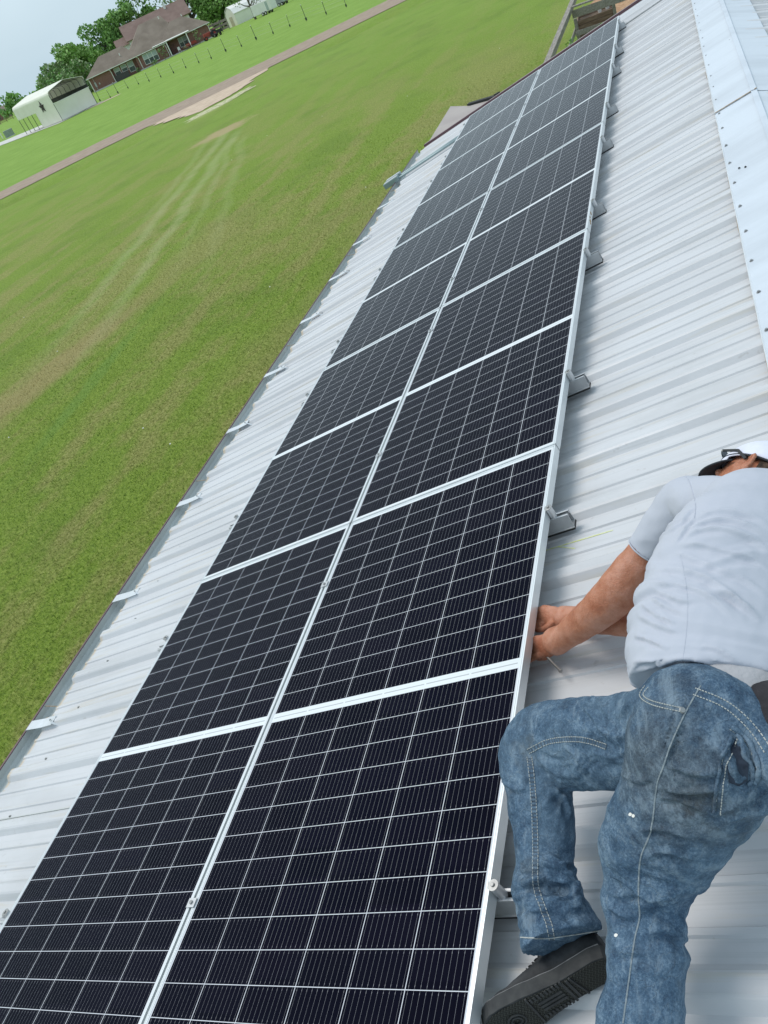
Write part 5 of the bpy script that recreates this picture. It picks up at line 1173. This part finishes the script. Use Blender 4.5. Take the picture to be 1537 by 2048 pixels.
# ---- shoes
def make_shoe(heel, toe, upv, label=None):
    heel=Vector(heel); toe=Vector(toe); Lx=(toe-heel); LL=Lx.length; Lx.normalize(); Uz=Vector(upv)
    if Uz.length<.01:
        Ve=(EYE-heel.lerp(toe,.4)).normalized(); Ve=(Ve-Lx*Ve.dot(Lx)).normalized(); q=Lx.cross(Ve); q=q if q.dot(BU)>0 else -q; Uz=q*.80-Ve*.60
    Uz=(Uz-Lx*Uz.dot(Lx)).normalized(); Wy=Uz.cross(Lx)
    O=heel
    def P(l,w,u): return O+Lx*l*LL+Wy*w+Uz*u
    prof=[(-.02,.020),(.0,.031),(.08,.036),(.2,.035),(.35,.034),(.5,.041),(.65,.049),(.78,.051),(.88,.045),(.96,.030),(1.0,.012)]
    def wd(l):
        for (a,b),(c,d) in zip(prof,prof[1:]):
            if l<=c: t=(l-a)/(c-a); t=t*t*(3-2*t); return b+(d-b)*t
        return .012
    mb=MB()
    ls=[-.02,-.005,.02,.06,.12,.2,.28,.36,.45,.54,.62,.70,.78,.85,.91,.96,.99]
    hs=[.040,.068,.085,.098,.106,.112,.118,.114,.100,.086,.074,.066,.060,.055,.050,.043,.034]
    seg=24; vs=[]
    for l,h_ in zip(ls,hs):
        w_=wd(l)*(.93)
        for k in range(seg):
            a=2*math.pi*k/seg; ca,sa=math.cos(a),math.sin(a)
            u=(h_-.024)/2*(1+sa)+.022; pinch=1 if sa<0 else (1-.42*sa*(1 if l<.62 else .6))
            vs.append(P(l,w_*ca*pinch*(1 if sa>-.5 else 1),u))
    n=len(ls); fs=[(i*seg+k,i*seg+(k+1)%seg,(i+1)*seg+(k+1)%seg,(i+1)*seg+k) for i in range(n-1) for k in range(seg)]+[tuple(range(seg))[::-1],tuple((n-1)*seg+k for k in range(seg))]
    mb.add(vs,fs)
    up=fuse(mb,'shoe',M_shoe,.004,4,.5,None,lambda p,n_: .0012*noise.noise(p*45)+.0015*(rid(Vector(((p-O).dot(Lx)*30,(p-O).dot(Uz)*8,1)),1)-.8)); adopt(up)
    # sole slab
    mb=MB(); N=60; out=[]
    for i in range(N):
        t=i/N*2
        l = -.03+1.05*(t if t<=1 else 2-t); s=1 if t<=1 else -1
        l = -.03+1.05*(.5-.5*math.cos(math.pi*(t if t<=1 else 2-t))); out.append((l, s*wd(max(-.019,l))*1.04*(1 if -.025<l<1.015 else .35)))
    rise=lambda l: .012*max(0,(l-.7)/.3)**2
    lo=[P(l,w,rise(l)) for l,w in out]; hi=[P(l,w,.030+rise(l)) for l,w in out]
    mb.add(lo+hi,[tuple(range(N))[::-1],tuple(range(N,2*N))]+[(i,(i+1)%N,(i+1)%N+N,i+N) for i in range(N)])
    so_=mb.build('sole',M_sole,bevel=.003); adopt(so_)
    mb=MB(); ins=[(l*.965+.017,w*.88) for l,w in out]; T0=[P(l,w,rise(l)-.0015) for l,w in ins]; T1=[P(l,w,rise(l)+.002) for l,w in ins]
    tr_=MB(); tr_.add(T0+T1,[tuple(range(N))[::-1]]+[(i,(i+1)%N,(i+1)%N+N,i+N) for i in range(N)]); t=tr_.build('tread',M_tread)
    uv=t.data.uv_layers.new(name='UVMap')
    for lp_ in t.data.loops:
        c=t.data.vertices[lp_.vertex_index].co-O; uv.data[lp_.index].uv=(c.dot(Lx),c.dot(Wy)+.2)
    adopt(t, None)
    # lugs: shank bars, ring at the ball, grooves
    mb=MB()
    for l in (.30,.335): mb.bar(P(l,-.030,-.0022),P(l,.030,-.0022),.006,.003,up=Uz)
    for w in (-.011,.0,.011): mb.bar(P(.37,w,-.0022),P(.56,w,-.0022),.0065,.003,up=Uz)
    for s in (-1,1):
        for i in range(9): mb.bar(P(.34+i*.03,s*.024,-.0022),P(.34+i*.03,s*.036,-.0022),.005,.003,up=Uz)
    mb.bar(P(.24,-.033,-.003),P(.27,.033,-.003),.004,.004,up=Uz); mb.bar(P(.62,-.044,-.003),P(.60,.044,-.003),.004,.004,up=Uz)
    for r in (.019,.011): mb.tube([P(.76,0,-.0025)+Lx*r*math.cos(a)+Wy*r*math.sin(a) for a in np.linspace(0,2*math.pi,25)],.0022,5)
    adopt(mb.build('tread_lugs',M_sole,label='raised bars and ring on the shoe sole'))
    # welt line, laces
    mb=MB(); mb.tube([P(l,wd(l)*1.0,.031+rise(l)) for l in np.linspace(0,.97,24)],.0016,5); mb.tube([P(l,-wd(l)*1.0,.031+rise(l)) for l in np.linspace(0,.97,24)],.0016,5); adopt(mb.build('welt',simple('grey_welt',(.12,.12,.125),(.2,.2,.2),60,.8)))
    sbv=BVHTree.FromPolygons([v.co+morg for v in up.data.vertices],[tuple(p.vertices) for p in up.data.polygons])
    mb=MB()
    for i in range(6):
        l=.40+i*.055
        for s in (-1,1):
            pts=[]
            for w in np.linspace(-.022*s,.022*s,7):
                hq=sbv.ray_cast(P(l+.035*(w*s/.022+1)/2,w,.2),-Uz)
                if hq[0] is not None: pts.append(hq[0]+Uz*.002)
            if len(pts)>2: mb.tube(pts,.0021,5)
    e=P(.40,.02,.11); mb.tube([e,e+Wy*.015-Uz*.012,e+Wy*.012-Uz*.035],.0018,5)
    adopt(mb.build('laces',M_blk))
make_shoe((2.3291, -1.9126, 3.5492), (2.067, -2.0487, 3.466), (0,0,0))
make_shoe((2.3664, -2.153, 3.5124), (2.341, -2.2874, 3.5058), NUP+UDIR*.2)
# tool
tl=empty('hex_wrench', Vector((2.102, -1.0325, 3.4647))); a=Vector((2.0754, -1.0026, 3.4681)); b=Vector((2.1117, -1.0461, 3.462)); c=Vector((2.1408, -1.0814, 3.4644))
mb=MB(); mb.tube([a,b,c],[.0042,.0042,.0042],6); mb.tube([c.lerp(b,.12),c],[.006,.006],6); mb.v=[tuple(Vector(p)-tl.location) for p in mb.v]; mb.build('shaft',M_steel,tl)
mb=MB(); mb.tube([a,a+UDIR*.05],.0042,6); mb.v=[tuple(Vector(p)-tl.location) for p in mb.v]; mb.build('tip',M_steel,tl)
tag(tl,'small steel wrench held in the man\'s lower hand beside the panel frame','wrench')

# ------------------------------------------------------------------ camera, light
cam = bpy.data.cameras.new('camera'); co_ = bpy.data.objects.new('camera', cam); COL.objects.link(co_)
MW = Matrix([[0.903875, 0.2436864, -0.3516063], [-0.1179671, -0.6480543, -0.7524024], [-0.4112102, 0.7215557, -0.5570131]])     # rows: image right, image down, viewing direction
cam.sensor_fit = 'HORIZONTAL'; cam.sensor_width = 36; cam.lens = 36*1577.06/1537; cam.clip_end = 6000; cam.clip_start = .05
B_ = Matrix((MW[0], -MW[1], -MW[2])).transposed().to_4x4()
co_.matrix_world = Matrix.Translation((2.6808, -2.58404, 5.3)) @ B_
S.camera = co_
w = bpy.data.worlds.new('World'); S.world = w; w.use_nodes = True; nt = w.node_tree; bg = nt.nodes['Background']
SE, SR = R(57), R(-78)
sky = nt.nodes.new('ShaderNodeTexSky'); sky.sky_type = 'NISHITA'; sky.sun_disc = False; sky.sun_elevation = SE; sky.sun_rotation = SR; sky.air_density = 1.0; sky.dust_density = 4.0; sky.ozone_density = 2.0
# thin overcast: pale grey-blue cloud sheet mixed over the clear sky
tc = nt.nodes.new('ShaderNodeTexCoord'); nz = nt.nodes.new('ShaderNodeTexNoise'); nz.inputs['Scale'].default_value = 1.6; nz.inputs['Detail'].default_value = 5
mpn = nt.nodes.new('ShaderNodeMapping'); mpn.inputs['Scale'].default_value = (1,1,2.5); nt.links.new(tc.outputs['Generated'], mpn.inputs[0]); nt.links.new(mpn.outputs[0], nz.inputs['Vector'])
rp = nt.nodes.new('ShaderNodeValToRGB'); nt.links.new(nz.outputs[0], rp.inputs[0])
rp.color_ramp.elements[0].position = .35; rp.color_ramp.elements[0].color = (4.5,5.9,6.8,1); rp.color_ramp.elements[1].position = .7; rp.color_ramp.elements[1].color = (6.1,7.4,8.2,1)
mx = nt.nodes.new('ShaderNodeMix'); mx.data_type = 'RGBA'; mx.inputs[0].default_value = .82
nt.links.new(sky.outputs[0], mx.inputs[6]); nt.links.new(rp.outputs[0], mx.inputs[7]); nt.links.new(mx.outputs[2], bg.inputs['Color']); bg.inputs['Strength'].default_value = .093
sun = bpy.data.lights.new('sun','SUN'); sun.energy = 1.2; sun.angle = R(28); sun.color = (1,.93,.86); so = bpy.data.objects.new('sun', sun); COL.objects.link(so)
d = Vector((math.sin(SR)*math.cos(SE), math.cos(SR)*math.cos(SE), math.sin(SE)))
so.rotation_euler = d.to_track_quat('Z','Y').to_euler()
S.view_settings.view_transform = 'Standard'; S.view_settings.look = 'None'; S.view_settings.exposure = .52; S.view_settings.gamma = 1
S.render.engine = 'CYCLES'; S.cycles.max_bounces = 6
